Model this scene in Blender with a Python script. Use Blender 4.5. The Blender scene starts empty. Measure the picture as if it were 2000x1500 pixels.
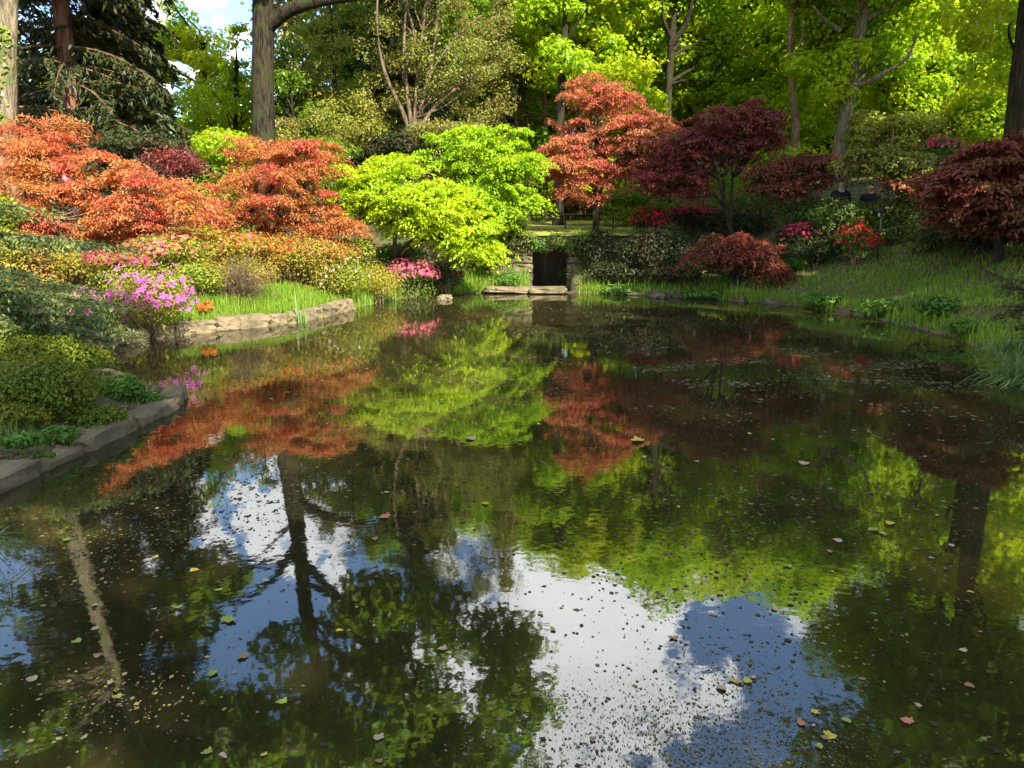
import bpy, math, random
import numpy as np
from mathutils import Vector

S = bpy.context.scene
COL = S.collection
rng = np.random.default_rng(11)
random.seed(11)
R = math.radians

# ------------------------------------------------------------------ camera, sky, sun, exposure
F = 1450.0            # focal length in photo pixels (2000 wide)
PITCH = R(12.0)
CAM = np.array([0.0, 0.0, 1.8])
cd = bpy.data.cameras.new("camera")
cam = bpy.data.objects.new("camera", cd)
COL.objects.link(cam)
cam.location = CAM
cam.rotation_euler = (R(90) - PITCH, 0, 0)
cd.sensor_width = 36.0
cd.lens = 36.0 * F / 2000.0
cd.clip_start = 0.05
cd.clip_end = 3000
S.camera = cam
S.render.resolution_x, S.render.resolution_y = 1024, 768

SUN_EL, SUN_AZ = R(40.0), R(150.0)     # azimuth clockwise from +Y
sunv = Vector((math.sin(SUN_AZ) * math.cos(SUN_EL), math.cos(SUN_AZ) * math.cos(SUN_EL), math.sin(SUN_EL)))
world = bpy.data.worlds.new("World")
S.world = world
world.use_nodes = True
wt = world.node_tree
wt.nodes.clear()
def wn(t, **k):
    n = wt.nodes.new(t)
    for a, b in k.items(): setattr(n, a, b)
    return n
wo = wn("ShaderNodeOutputWorld"); bg = wn("ShaderNodeBackground")
sky = wn("ShaderNodeTexSky", sky_type='NISHITA', sun_disc=False, sun_elevation=SUN_EL, sun_rotation=SUN_AZ)
sky.air_density = 1.0; sky.dust_density = 0.1; sky.ozone_density = 3.0
tc = wn("ShaderNodeTexCoord")
def cloud_lobe(az, el, ang, soft):
    """broad cloud bank round a direction"""
    d = (math.sin(R(az)) * math.cos(R(el)), math.cos(R(az)) * math.cos(R(el)), math.sin(R(el)))
    dp = wn("ShaderNodeVectorMath", operation='DOT_PRODUCT')
    wt.links.new(warp.outputs[0], dp.inputs[0]); dp.inputs[1].default_value = d
    mr = wn("ShaderNodeMapRange", interpolation_type='SMOOTHSTEP')
    wt.links.new(dp.outputs['Value'], mr.inputs[0])
    mr.inputs[1].default_value = math.cos(R(ang + soft)); mr.inputs[2].default_value = math.cos(R(max(ang - soft, 0.5)))
    return mr.outputs[0]
nz = wn("ShaderNodeTexNoise"); nz.inputs['Scale'].default_value = 7.0; nz.inputs['Detail'].default_value = 8; nz.inputs['Roughness'].default_value = 0.62
wt.links.new(tc.outputs['Generated'], nz.inputs['Vector'])
sub = wn("ShaderNodeVectorMath", operation='SUBTRACT'); wt.links.new(nz.outputs['Color'], sub.inputs[0]); sub.inputs[1].default_value = (.5, .5, .5)
scl = wn("ShaderNodeVectorMath", operation='SCALE'); wt.links.new(sub.outputs[0], scl.inputs[0]); scl.inputs['Scale'].default_value = 0.16
warp = wn("ShaderNodeVectorMath", operation='ADD'); wt.links.new(tc.outputs['Generated'], warp.inputs[0]); wt.links.new(scl.outputs[0], warp.inputs[1])
masks = [cloud_lobe(4, 33, 11.5, 1.6), cloud_lobe(-20.5, 19.2, 3.6, 1.0), cloud_lobe(-18.6, 14.6, 1.3, .6), cloud_lobe(60, 30, 16, 5), cloud_lobe(-70, 35, 20, 6), cloud_lobe(170, 55, 22, 6), cloud_lobe(30, 20, 8, 4), cloud_lobe(-120, 30, 18, 5), cloud_lobe(120, 25, 15, 5), cloud_lobe(12, 47, 4, 3)]
m = masks[0]
for k in masks[1:]:
    mx = wn("ShaderNodeMath", operation='MAXIMUM'); wt.links.new(m, mx.inputs[0]); wt.links.new(k, mx.inputs[1]); m = mx.outputs[0]
cn = wn("ShaderNodeTexNoise"); cn.inputs['Scale'].default_value = 5.0; cn.inputs['Detail'].default_value = 5
wt.links.new(tc.outputs['Generated'], cn.inputs['Vector'])
cr = wn("ShaderNodeMapRange"); wt.links.new(cn.outputs['Fac'], cr.inputs[0])
cr.inputs[1].default_value = .3; cr.inputs[2].default_value = .7; cr.inputs[3].default_value = 12.5; cr.inputs[4].default_value = 19.0
cc = wn("ShaderNodeCombineColor")
for i, f in enumerate((1.0, 1.0, 1.03)):
    mm = wn("ShaderNodeMath", operation='MULTIPLY'); wt.links.new(cr.outputs[0], mm.inputs[0]); mm.inputs[1].default_value = f
    wt.links.new(mm.outputs[0], cc.inputs[i])
sb = wn("ShaderNodeVectorMath", operation='SCALE'); wt.links.new(sky.outputs[0], sb.inputs[0]); sb.inputs['Scale'].default_value = 2.1
mix = wn("ShaderNodeMix", data_type='RGBA')
wt.links.new(m, mix.inputs[0]); wt.links.new(sb.outputs[0], mix.inputs[6]); wt.links.new(cc.outputs[0], mix.inputs[7])
wt.links.new(mix.outputs[2], bg.inputs[0]); bg.inputs[1].default_value = 0.052
wt.links.new(bg.outputs[0], wo.inputs[0])

sd = bpy.data.lights.new("sun", 'SUN'); sun = bpy.data.objects.new("sun", sd); COL.objects.link(sun)
sd.energy = 5.0; sd.angle = R(0.53); sd.color = (1.0, 0.93, 0.80)
sun.rotation_euler = sunv.to_track_quat('Z', 'Y').to_euler()
sun.location = (20, -30, 40)
S.view_settings.view_transform = 'Standard'
S.view_settings.look = 'None'
S.view_settings.gamma = 1.0
S.view_settings.exposure = 1.62
S.view_settings.use_curve_mapping = False
S.render.engine = 'CYCLES'
S.cycles.max_bounces = 6
S.cycles.diffuse_bounces = 3
S.cycles.glossy_bounces = 3
S.cycles.transmission_bounces = 4
S.cycles.transparent_max_bounces = 4
S.cycles.use_denoising = True

# ------------------------------------------------------------------ geometry of the view: where a thing seen at (px, py) stands when it is D metres ahead
cp, sp = math.cos(PITCH), math.sin(PITCH)
def at(px, py, D):
    u = (px - 1000) / F; v = (750 - py) / F
    t = D / (cp + v * sp)
    return np.array([u * t, D, CAM[2] + (v * cp - sp) * t])
def water_at(px, py, z=0.0):
    u = (px - 1000) / F; v = (750 - py) / F
    t = (z - CAM[2]) / (v * cp - sp)
    return np.array([u * t, (cp + v * sp) * t, z])
def metres(px, D): return px / F * D

# ------------------------------------------------------------------ object helpers
def tag(o, label=None, cat=None, group=None, kind=None):
    if label: o['label'] = label
    if cat: o['category'] = cat
    if group: o['group'] = group
    if kind: o['kind'] = kind
    return o
def thing(name, label, cat, loc, group=None):
    o = bpy.data.objects.new(name, None); COL.objects.link(o)
    o.location = tuple(float(c) for c in loc); o.empty_display_size = .2
    return tag(o, label, cat, group)
def mesh_data(name, V, faces, mat=None, smooth=False, k=None):
    V = np.asarray(V, dtype=np.float32).reshape(-1, 3)
    me = bpy.data.meshes.new(name)
    if isinstance(faces, np.ndarray):
        n, kk = faces.shape
        me.vertices.add(len(V)); me.vertices.foreach_set("co", V.ravel())
        me.loops.add(n * kk); me.loops.foreach_set("vertex_index", faces.astype(np.int32).ravel())
        me.polygons.add(n)
        me.polygons.foreach_set("loop_start", np.arange(0, n * kk, kk, dtype=np.int32))
        me.update(calc_edges=True)
    else:
        me.from_pydata([tuple(v) for v in V.tolist()], [], faces)
        me.update()
    if smooth: me.polygons.foreach_set("use_smooth", np.ones(len(me.polygons), dtype=bool))
    if mat: me.materials.append(mat)
    return me
def obj(name, me, parent=None, loc=None):
    o = bpy.data.objects.new(name, me); COL.objects.link(o)
    if loc is not None: o.location = tuple(float(c) for c in loc)
    if parent is not None: o.parent = parent
    return o
def part(name, V, faces, mat, parent, smooth=False):
    """a mesh part given in world coordinates, stored relative to its thing"""
    V = np.asarray(V, dtype=np.float64).reshape(-1, 3)
    if parent is not None: V = V - np.array(parent.location)
    return obj(name, mesh_data(name, V, faces, mat, smooth), parent)

# leaves: every leaf is one folded diamond of four corners
def leaf_arrays(P, N, T, L, W, fold=0.18):
    n = len(P)
    N = N / (np.linalg.norm(N, axis=1, keepdims=True) + 1e-9)
    T = T - N * np.sum(T * N, axis=1, keepdims=True)
    T = T / (np.linalg.norm(T, axis=1, keepdims=True) + 1e-9)
    B = np.cross(N, T)
    L = np.broadcast_to(np.asarray(L, float), (n,))[:, None]; W = np.broadcast_to(np.asarray(W, float), (n,))[:, None]
    a = P - T * L * .5; c = P + T * L * .5
    s = P + N * W * fold - T * L * .06
    V = np.stack([a, s + B * W * .5, c, s - B * W * .5], axis=1).reshape(-1, 3)
    Q = np.arange(4 * n, dtype=np.int32).reshape(-1, 4)
    return V, Q
def unit(n):
    v = rng.normal(size=(n, 3)); return v / np.linalg.norm(v, axis=1, keepdims=True)

class Tubes:
    def __init__(s): s.V = []; s.Q = []; s.n = 0
    def add(s, path, radii, sides=7, wob=0.0):
        path = np.asarray(path, float); k = len(path)
        radii = np.broadcast_to(np.asarray(radii, float), (k,)).copy()
        t = np.gradient(path, axis=0); t /= np.linalg.norm(t, axis=1, keepdims=True) + 1e-9
        up = np.array([0, 1.0, 0]) if abs(t[0][1]) < .8 else np.array([1.0, 0, 0])
        a = np.cross(t, up); a /= np.linalg.norm(a, axis=1, keepdims=True) + 1e-9
        b = np.cross(t, a)
        th = np.linspace(0, 2 * np.pi, sides, endpoint=False)
        rr = radii[:, None] * (1 + wob * rng.normal(size=(k, sides)))
        ring = path[:, None, :] + rr[..., None] * (np.cos(th)[None, :, None] * a[:, None, :] + np.sin(th)[None, :, None] * b[:, None, :])
        s.V.append(ring.reshape(-1, 3))
        i = np.arange(k - 1)[:, None] * sides; j = np.arange(sides)[None, :]; j2 = (j + 1) % sides
        s.Q.append(np.stack([i + j, i + j2, i + sides + j2, i + sides + j], axis=-1).reshape(-1, 4) + s.n)
        s.n += k * sides
    def get(s): return np.concatenate(s.V), np.concatenate(s.Q).astype(np.int32)
def bez(p0, p1, p2, n=7):
    t = np.linspace(0, 1, n)[:, None]
    return (1 - t) ** 2 * np.asarray(p0) + 2 * t * (1 - t) * np.asarray(p1) + t ** 2 * np.asarray(p2)
def smooth_path(pts, n=14):
    pts = np.asarray(pts, float)
    if len(pts) < 3: pts = np.array([pts[0], (pts[0] + pts[-1]) / 2, pts[-1]])
    d = np.r_[0, np.cumsum(np.linalg.norm(np.diff(pts, axis=0), axis=1))]
    u = np.linspace(0, d[-1], n)
    P = np.stack([np.interp(u, d, pts[:, i]) for i in range(3)], axis=1)
    for _ in range(2):
        P[1:-1] = (P[:-2] + 2 * P[1:-1] + P[2:]) / 4
    return P

# ------------------------------------------------------------------ materials
class NT:
    def __init__(s, name):
        s.m = bpy.data.materials.new(name); s.m.use_nodes = True
        s.t = s.m.node_tree; s.t.nodes.clear()
        s.o = s.n("ShaderNodeOutputMaterial")
    def n(s, t, ins=None, **k):
        x = s.t.nodes.new(t)
        for a, b in k.items(): setattr(x, a, b)
        for a, b in (ins or {}).items():
            if hasattr(b, 'is_output'): s.t.links.new(b, x.inputs[a])
            else: x.inputs[a].default_value = b
        return x
    def ramp(s, fac, stops, interp='LINEAR'):
        x = s.n("ShaderNodeValToRGB", {0: fac}); e = x.color_ramp; e.interpolation = interp
        while len(e.elements) > 1: e.elements.remove(e.elements[-1])
        e.elements[0].position = stops[0][0]; e.elements[0].color = (*stops[0][1], 1)
        for p, c in stops[1:]:
            q = e.elements.new(p); q.color = (*c, 1)
        return x.outputs[0]
    def mix(s, f, a, b, blend='MIX'):
        x = s.n("ShaderNodeMix", data_type='RGBA', blend_type=blend)
        for i, v in ((0, f), (6, a), (7, b)):
            if hasattr(v, 'is_output'): s.t.links.new(v, x.inputs[i])
            else: x.inputs[i].default_value = v if i == 0 else (*v, 1)
        return x.outputs[2]
    def noise(s, scale, detail=3, vec=None, rough=.5):
        ins = {'Scale': scale, 'Detail': detail, 'Roughness': rough}
        if vec is not None: ins['Vector'] = vec
        return s.n("ShaderNodeTexNoise", ins).outputs['Fac']
    def pos(s): return s.n("ShaderNodeNewGeometry").outputs['Position']
    def end(s, sh): s.t.links.new(sh, s.o.inputs[0]); return s.m
def leafmat(name, cols, alt=None, trans=.42, scale=1.1, rough=.5, spec=.35, tgain=1.25):
    """cols: colours picked per leaf; alt: colour some shoots turn to, in patches of the plant"""
    b = NT(name)
    isl = b.n("ShaderNodeNewGeometry").outputs['Random Per Island']
    c = b.ramp(isl, [(i / max(len(cols) - 1, 1), c) for i, c in enumerate(cols)])
    if alt:
        f = b.n("ShaderNodeMapRange", {0: b.noise(scale, 3, b.pos()), 1: .42, 2: .62}).outputs[0]
        c = b.mix(f, c, alt)
    p = b.n("ShaderNodeBsdfPrincipled", {'Base Color': c, 'Roughness': rough, 'Specular IOR Level': spec})
    tcol = b.mix(1.0, c, (tgain, tgain, tgain * .55), 'MULTIPLY')
    t = b.n("ShaderNodeBsdfTranslucent", {'Color': tcol})
    return b.end(b.n("ShaderNodeMixShader", {0: trans, 1: p.outputs[0], 2: t.outputs[0]}).outputs[0])
def barkmat(name, c1, c2, moss=None, sc=9.0):
    b = NT(name)
    mp = b.n("ShaderNodeMapping", {'Vector': b.pos(), 'Scale': (1, 1, .22)})
    mp2 = b.n("ShaderNodeMapping", {'Vector': b.pos(), 'Scale': (1, 1, .10)})
    n0 = b.noise(sc, 6, mp.outputs[0], .65); n2 = b.noise(sc * 2.6, 3, mp2.outputs[0], .6)
    n1 = b.n("ShaderNodeMath", {0: b.n("ShaderNodeMath", {0: n0, 1: n2}, operation='ADD').outputs[0], 1: .5}, operation='MULTIPLY').outputs[0]
    c = b.ramp(n1, [(.42, c1), (.58, c2)])
    if moss:
        f = b.n("ShaderNodeMapRange", {0: b.noise(2.3, 4, b.pos()), 1: .5, 2: .62}).outputs[0]
        c = b.mix(f, c, moss)
    bp = b.n("ShaderNodeBump", {'Height': n1, 'Strength': 1.0, 'Distance': .09})
    return b.end(b.n("ShaderNodeBsdfPrincipled", {'Base Color': c, 'Roughness': .9, 'Specular IOR Level': .15, 'Normal': bp.outputs[0]}).outputs[0])
def stonemat(name, c1, c2, c3):
    b = NT(name)
    oi = b.n("ShaderNodeObjectInfo").outputs['Random']
    n1 = b.noise(3.1, 6, b.pos(), .6); n2 = b.noise(28, 5, b.pos(), .7)
    c = b.ramp(n1, [(.3, c1), (.55, c2)])
    c = b.mix(b.n("ShaderNodeMapRange", {0: b.noise(4.3, 4, b.pos()), 1: .53, 2: .66}).outputs[0], c, c3)
    c = b.mix(b.n("ShaderNodeMapRange", {0: n2, 1: .35, 2: .75, 3: .35, 4: 0.0}).outputs[0], c, (.03, .025, .015))
    c = b.mix(b.n("ShaderNodeMapRange", {0: oi, 3: 0, 4: .35}).outputs[0], c, (.20, .14, .07))
    h = b.n("ShaderNodeMath", {0: n1, 1: n2}, operation='ADD').outputs[0]
    bp = b.n("ShaderNodeBump", {'Height': h, 'Strength': .8, 'Distance': .03})
    return b.end(b.n("ShaderNodeBsdfPrincipled", {'Base Color': c, 'Roughness': .85, 'Normal': bp.outputs[0]}).outputs[0])
def plain(name, c, rough=.6, metal=0.0):
    b = NT(name)
    f = b.noise(14, 4, b.pos())
    col = b.mix(b.n("ShaderNodeMapRange", {0: f, 3: .0, 4: .3}).outputs[0], c, tuple(x * .6 for x in c))
    return b.end(b.n("ShaderNodeBsdfPrincipled", {'Base Color': col, 'Roughness': rough, 'Metallic': metal}).outputs[0])

M = {}
M['orange'] = leafmat('orange maple leaf', [(0.529, 0.184, 0.052), (0.568, 0.252, 0.069), (0.510, 0.136, 0.063), (0.392, 0.262, 0.057), (0.588, 0.310, 0.092), (0.470, 0.116, 0.063)], (0.529, 0.121, 0.075), scale=1.4)
M['orange2'] = leafmat('rust maple leaf', [(.46, .15, .05), (.52, .21, .055), (.42, .11, .055), (.36, .22, .05), (.52, .26, .08)], (.46, .105, .065), scale=1.4)
M['salmon'] = leafmat('salmon maple leaf', [(.50, .16, .085), (.55, .23, .10), (.45, .11, .075), (.40, .22, .08), (.56, .27, .12)], (.47, .115, .09), scale=1.0)
M['crimson'] = leafmat('dark crimson maple leaf', [(0.215, 0.043, 0.043), (0.300, 0.065, 0.051), (0.157, 0.035, 0.037), (0.358, 0.086, 0.053)], (0.172, 0.037, 0.045), trans=.35, scale=.9)
M['maroon'] = leafmat('maroon maple leaf', [(0.201, 0.037, 0.034), (0.279, 0.065, 0.036), (0.139, 0.029, 0.028), (0.342, 0.101, 0.048)], (0.155, 0.072, 0.030), trans=.35, scale=.9)
M['lime'] = leafmat('lime maple leaf', [(0.399, 0.516, 0.012), (0.493, 0.600, 0.014), (0.329, 0.456, 0.012), (0.540, 0.600, 0.020)], (0.352, 0.492, 0.014), trans=.45, scale=1.2)
M['lime2'] = leafmat('green lime maple leaf', [(0.318, 0.480, 0.012), (0.412, 0.552, 0.014), (0.247, 0.396, 0.012), (0.446, 0.552, 0.020)], (0.235, 0.396, 0.014), trans=.45, scale=1.2)
M['oak'] = leafmat('spring oak leaf', [(0.259, 0.419, 0.015), (0.356, 0.531, 0.019), (0.178, 0.322, 0.015), (0.454, 0.580, 0.021)], (0.389, 0.499, 0.015), trans=.56, scale=.5)
M['oak2'] = leafmat('fresh beech leaf', [(0.300, 0.455, 0.015), (0.405, 0.549, 0.019), (0.210, 0.361, 0.015), (0.510, 0.596, 0.026)], (0.480, 0.533, 0.015), trans=.56, scale=.45)
M['deep'] = leafmat('mid green leaf', [(0.128, 0.244, 0.019), (0.191, 0.324, 0.021), (0.088, 0.179, 0.015), (0.255, 0.373, 0.026)], (0.176, 0.244, 0.019), trans=.56, scale=.5)
M['olive'] = leafmat('olive leaf', [(0.172, 0.201, 0.034), (0.243, 0.273, 0.046), (0.122, 0.144, 0.026), (0.315, 0.316, 0.066)], (0.215, 0.187, 0.040), trans=.35, scale=.6)
M['pale'] = leafmat('pale birch leaf', [(0.286, 0.325, 0.044), (0.364, 0.388, 0.055), (0.208, 0.250, 0.033), (0.416, 0.413, 0.077)], (0.286, 0.250, 0.055), trans=.45, scale=.5)
M['yew'] = leafmat('dark conifer needle', [(.030, .045, .012), (.045, .065, .016), (.022, .034, .010), (.075, .09, .018)], (.05, .05, .014), trans=.18, scale=.6)
M['cedar'] = leafmat('blue green cedar needle', [(.13, .20, .075), (.18, .25, .09), (.09, .15, .06), (.22, .28, .09)], (.25, .29, .07), trans=.35, scale=1.5)
M['cedartip'] = leafmat('pale cedar tip', [(.40, .43, .12), (.46, .48, .14), (.33, .38, .10)], trans=.35)
M['azalea'] = leafmat('azalea leaf', [(.20, .26, .022), (.28, .32, .03), (.14, .20, .02), (.34, .34, .04)], (.30, .27, .035), trans=.4, scale=1.6)
M['azalea2'] = leafmat('yellow azalea leaf', [(.30, .29, .03), (.36, .33, .035), (.22, .24, .028), (.38, .27, .045)], (.36, .21, .05), trans=.4, scale=1.5)
M['bush'] = leafmat('evergreen bush leaf', [(0.076, 0.144, 0.022), (0.110, 0.187, 0.026), (0.048, 0.101, 0.017), (0.166, 0.230, 0.036)], (0.117, 0.130, 0.024), trans=.25, scale=1.2, spec=.22, rough=.5)
M['darkbush'] = leafmat('dark rhododendron leaf', [(.030, .045, .012), (.045, .06, .016), (.022, .034, .010), (.06, .07, .02)], (.045, .035, .014), trans=.2, scale=1.2, spec=.22, rough=.5)
M['nearbush'] = leafmat('small glossy leaf', [(0.105, 0.154, 0.014), (0.150, 0.210, 0.017), (0.075, 0.119, 0.012), (0.240, 0.266, 0.024)], (0.195, 0.196, 0.014), trans=.3, scale=2.2, spec=.22, rough=.5)
M['fern'] = leafmat('fresh fern leaf', [(.09, .19, .02), (.12, .24, .024), (.07, .15, .018), (.17, .27, .03)], (.10, .22, .03), trans=.4, scale=2)
M['grass'] = leafmat('grass blade', [(.16, .33, .022), (.21, .38, .025), (.12, .26, .018), (.30, .40, .04), (.18, .34, .022), (.32, .32, .08)], (.21, .32, .028), trans=.45, scale=1.7)
M['lawngrass'] = leafmat('mown grass blade', [(.22, .28, .03), (.28, .32, .04), (.18, .24, .025)], (.28, .28, .04), trans=.35, scale=.8)
M['tussock'] = leafmat('bluish tussock blade', [(.10, .19, .05), (.14, .24, .07), (.08, .15, .04), (.22, .30, .10)], trans=.35, rough=.35, spec=.5)
M['iris'] = leafmat('iris blade', [(.13, .24, .06), (.18, .29, .07)], trans=.35)
M['ivy'] = leafmat('ivy leaf', [(.12, .17, .02), (.17, .23, .03), (.09, .13, .018)], (.20, .24, .03), trans=.3, spec=.5, rough=.4)
for nm, cs in dict(purple=[(.56, .10, .40), (.62, .17, .48), (.48, .07, .33)], pinkred=[(.60, .06, .13), (.64, .10, .19), (.54, .045, .08)],
                   pink=[(.62, .10, .20), (.66, .16, .25), (.58, .09, .13)], orangef=[(.62, .13, .025), (.60, .09, .02), (.64, .18, .04)],
                   red=[(.50, .018, .022), (.56, .03, .028), (.42, .014, .02)], magenta=[(.55, .025, .10), (.60, .05, .15), (.48, .02, .08)],
                   salmonf=[(.60, .17, .13), (.64, .24, .17), (.58, .12, .12)], white=[(.66, .66, .52), (.7, .68, .6), (.6, .62, .42)]).items():
    M[nm] = leafmat(nm + ' petal', cs, trans=.35, tgain=1.1, rough=.6, spec=.2)
M['bark'] = barkmat('oak bark', (.010, .008, .005), (.055, .042, .025), (.035, .042, .012), 10)
M['barkpale'] = barkmat('pale bark', (.09, .07, .045), (.27, .21, .14), (.12, .13, .045), 8)
M['barkpine'] = barkmat('orange pine bark', (.13, .075, .04), (.34, .21, .13), None, 7)
M['barkdark'] = barkmat('dark bark', (.03, .023, .016), (.09, .065, .04))
M['barktan'] = barkmat('tan stem bark', (.07, .05, .03), (.20, .145, .09), None, 6)
M['barkred'] = barkmat('redwood bark', (.08, .035, .02), (.24, .12, .07), None, 6)
M['twig'] = barkmat('brown twig bark', (.10, .065, .035), (.24, .17, .10), None, 12)
M['stone'] = stonemat('mossy sandstone', (.10, .078, .042), (.24, .185, .105), (.085, .085, .018))
M['darkstone'] = stonemat('wet dark stone', (.05, .042, .03), (.12, .10, .065), (.06, .07, .02))

# ------------------------------------------------------------------ pond outline and the lie of the land
shore_px = [(0, 962), (180, 880), (300, 822), (352, 795)]
P1 = [water_at(*p)[:2] for p in shore_px]
P2 = [np.array([-3.55, 7.9]), np.array([-4.6, 8.7]), np.array([-6.0, 9.6])]
far_px = [(120, 694), (200, 680), (270, 668), (350, 656), (450, 645), (560, 634), (640, 618), (690, 605), (735, 592), (800, 582), (880, 576), (950, 572), (1030, 570), (1110, 572), (1200, 575),
          (1320, 580), (1440, 588), (1550, 597), (1660, 612), (1760, 634), (1850, 655), (1915, 680), (1960, 705), (2000, 770)]
P3 = [water_at(*p)[:2] for p in far_px]
P4 = [np.array(p) for p in [(4.5, 5.6), (4.0, 4.2), (3.6, 2.5), (3.0, 1.0), (-3.2, 1.0), (-3.75, 2.6)]]
POND = np.array(P1 + P2 + P3 + P4)
def sdf(X, Y):
    """signed distance to the water's edge: negative over water"""
    P = np.stack([X.ravel(), Y.ravel()], 1); best = np.full(len(P), 1e9); ins = np.zeros(len(P), bool)
    n = len(POND)
    for i in range(n):
        a, b = POND[i], POND[(i + 1) % n]
        e = b - a; w = P - a
        t = np.clip((w @ e) / (e @ e), 0, 1)
        best = np.minimum(best, np.linalg.norm(w - t[:, None] * e, axis=1))
        c = (a[1] > P[:, 1]) != (b[1] > P[:, 1])
        with np.errstate(divide='ignore', invalid='ignore'):
            xi = (b[0] - a[0]) * (P[:, 1] - a[1]) / (b[1] - a[1]) + a[0]
        ins ^= c & (P[:, 0] < xi)
    return (np.where(ins, -best, best)).reshape(X.shape)
def sst(a, b, x):
    t = np.clip((x - a) / (b - a), 0, 1); return t * t * (3 - 2 * t)
def height(X, Y, d=None):
    X = np.asarray(X, float); Y = np.asarray(Y, float)
    if d is None: d = sdf(X, Y)
    dp = np.maximum(d - .1, 0)
    right = sst(3.5, 8.5, X)
    zr = np.minimum(.33 * dp, 2.6) + np.clip(dp - 8, 0, 30) * .12
    zl = np.minimum(.21 * dp, 1.8) + np.clip(dp - 10, 0, 30) * .05
    z = zl * (1 - right) + zr * right
    plate = sst(5.2, 3.2, np.abs(X - 1.2)) * sst(21.5, 22.3, Y)
    zp = 1.42 + np.clip(Y - 23, 0, 40) * .045
    z = z * (1 - plate) + np.maximum(z, zp) * plate
    z = z + .06 + .10 * sst(.4, 1.1, d) + .03 * np.sin(X * 1.7 + Y) * np.cos(Y * 1.3) * sst(.3, 2, d)
    camfoot = sst(4, 1.5, np.hypot(X, Y))
    z = z * (1 - camfoot) + np.minimum(z, .2) * camfoot
    return np.where(d < 0.10, -.7 + (z + .7) * sst(-.45, .10, d), z)
GX0, GX1 = at(1040, 560, 21.75)[0], at(1108, 560, 21.75)[0]
_h0 = height
def height(X, Y, d=None):
    z = _h0(X, Y, d); X = np.asarray(X, float); Y = np.asarray(Y, float)
    pit = (X > GX0 - .1) & (X < GX1 + .1) & (Y > 20.6) & (Y < 24.3)       # the grotto is dug into the bank
    return np.where(pit, np.minimum(z, -.08), z)
def g(x, y): return float(height(np.array([[x]]), np.array([[y]]))[0, 0])

gx = np.sort(np.r_[GX0 - .12, GX0 - .09, GX1 + .09, GX1 + .12, -420, -200, -100, np.arange(-60, -14, 2.0), np.arange(-14, 14, .2), np.arange(14, 62, 2.0), 100, 200, 420])
gy = np.r_[-420, -150, -60, np.arange(-30, -1, 2.0), np.arange(-1, 27, .2), np.arange(27, 80, 2.0), 120, 200, 420]
GX, GY = np.meshgrid(gx, gy)
GD = sdf(GX, GY)
GZ = height(GX, GY, GD)
def grid_faces(ny, nx):
    i = np.arange(ny - 1)[:, None] * nx + np.arange(nx - 1)[None, :]
    return np.stack([i, i + 1, i + nx + 1, i + nx], -1).reshape(-1, 4).astype(np.int32)
b = NT('woodland soil')
n1 = b.noise(1.1, 5, b.pos()); n2 = b.noise(34, 4, b.pos(), .7)
c = b.ramp(n2, [(.3, (.045, .030, .016)), (.5, (.10, .066, .034)), (.7, (.19, .13, .07))])
c = b.mix(b.n("ShaderNodeMapRange", {0: n1, 1: .42, 2: .58}).outputs[0], c, (.06, .085, .018))
bp = b.n("ShaderNodeBump", {'Height': n2, 'Strength': .8, 'Distance': .04})
M['soil'] = b.end(b.n("ShaderNodeBsdfPrincipled", {'Base Color': c, 'Roughness': .95, 'Normal': bp.outputs[0]}).outputs[0])
tag(obj('ground', mesh_data('ground', np.stack([GX, GY, GZ], -1), grid_faces(len(gy), len(gx)), M['soil'], True)), 'sloping woodland ground around the pond', kind='structure')

# water: brown silty water under a mirror surface
b = NT('pond water')
mp = b.n("ShaderNodeMapping", {'Vector': b.pos(), 'Scale': (1.0, .55, 1.0)})
silt = b.noise(.8, 4, mp.outputs[0], .6)
mud = b.ramp(silt, [(.32, (.014, .0135, .005)), (.54, (.026, .0225, .008)), (.70, (.070, .048, .013))])
diff = b.n("ShaderNodeBsdfDiffuse", {'Color': mud})
r1 = b.noise(5.5, 2, b.pos()); r2 = b.noise(22, 2, b.pos()); calm = b.n("ShaderNodeMapRange", {0: b.noise(.33, 2, b.pos()), 1: .4, 2: .65, 3: .15, 4: 1.0}).outputs[0]
rs = b.n("ShaderNodeMath", {0: r2, 1: .25, 2: r1}, operation='MULTIPLY_ADD').outputs[0]
bmp = b.n("ShaderNodeBump", {'Height': rs, 'Strength': calm, 'Distance': .0011})
gl = b.n("ShaderNodeBsdfGlossy", {'Color': (.93, .95, .93, 1), 'Roughness': .025, 'Normal': bmp.outputs[0]})
fr = b.n("ShaderNodeFresnel", {'IOR': 2.8, 'Normal': bmp.outputs[0]})
M['water'] = b.end(b.n("ShaderNodeMixShader", {0: fr.outputs[0], 1: diff.outputs[0], 2: gl.outputs[0]}).outputs[0])
wp = POND + (POND - np.array([0, 10.0])) / np.linalg.norm(POND - np.array([0, 10.0]), axis=1, keepdims=True) * .5
xx = np.linspace(-8, 9, 35); yy = np.linspace(.4, 23.4, 47); WX, WY = np.meshgrid(xx, yy)
ws = sdf(WX, WY); wf = grid_faces(47, 35)
keep = (ws.ravel()[wf].min(axis=1) < .35)
tag(obj('water', mesh_data('water', np.stack([WX, WY, WX * 0], -1), wf[keep], M['water'])), 'still brown pond water mirroring the trees', kind='structure')

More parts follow.
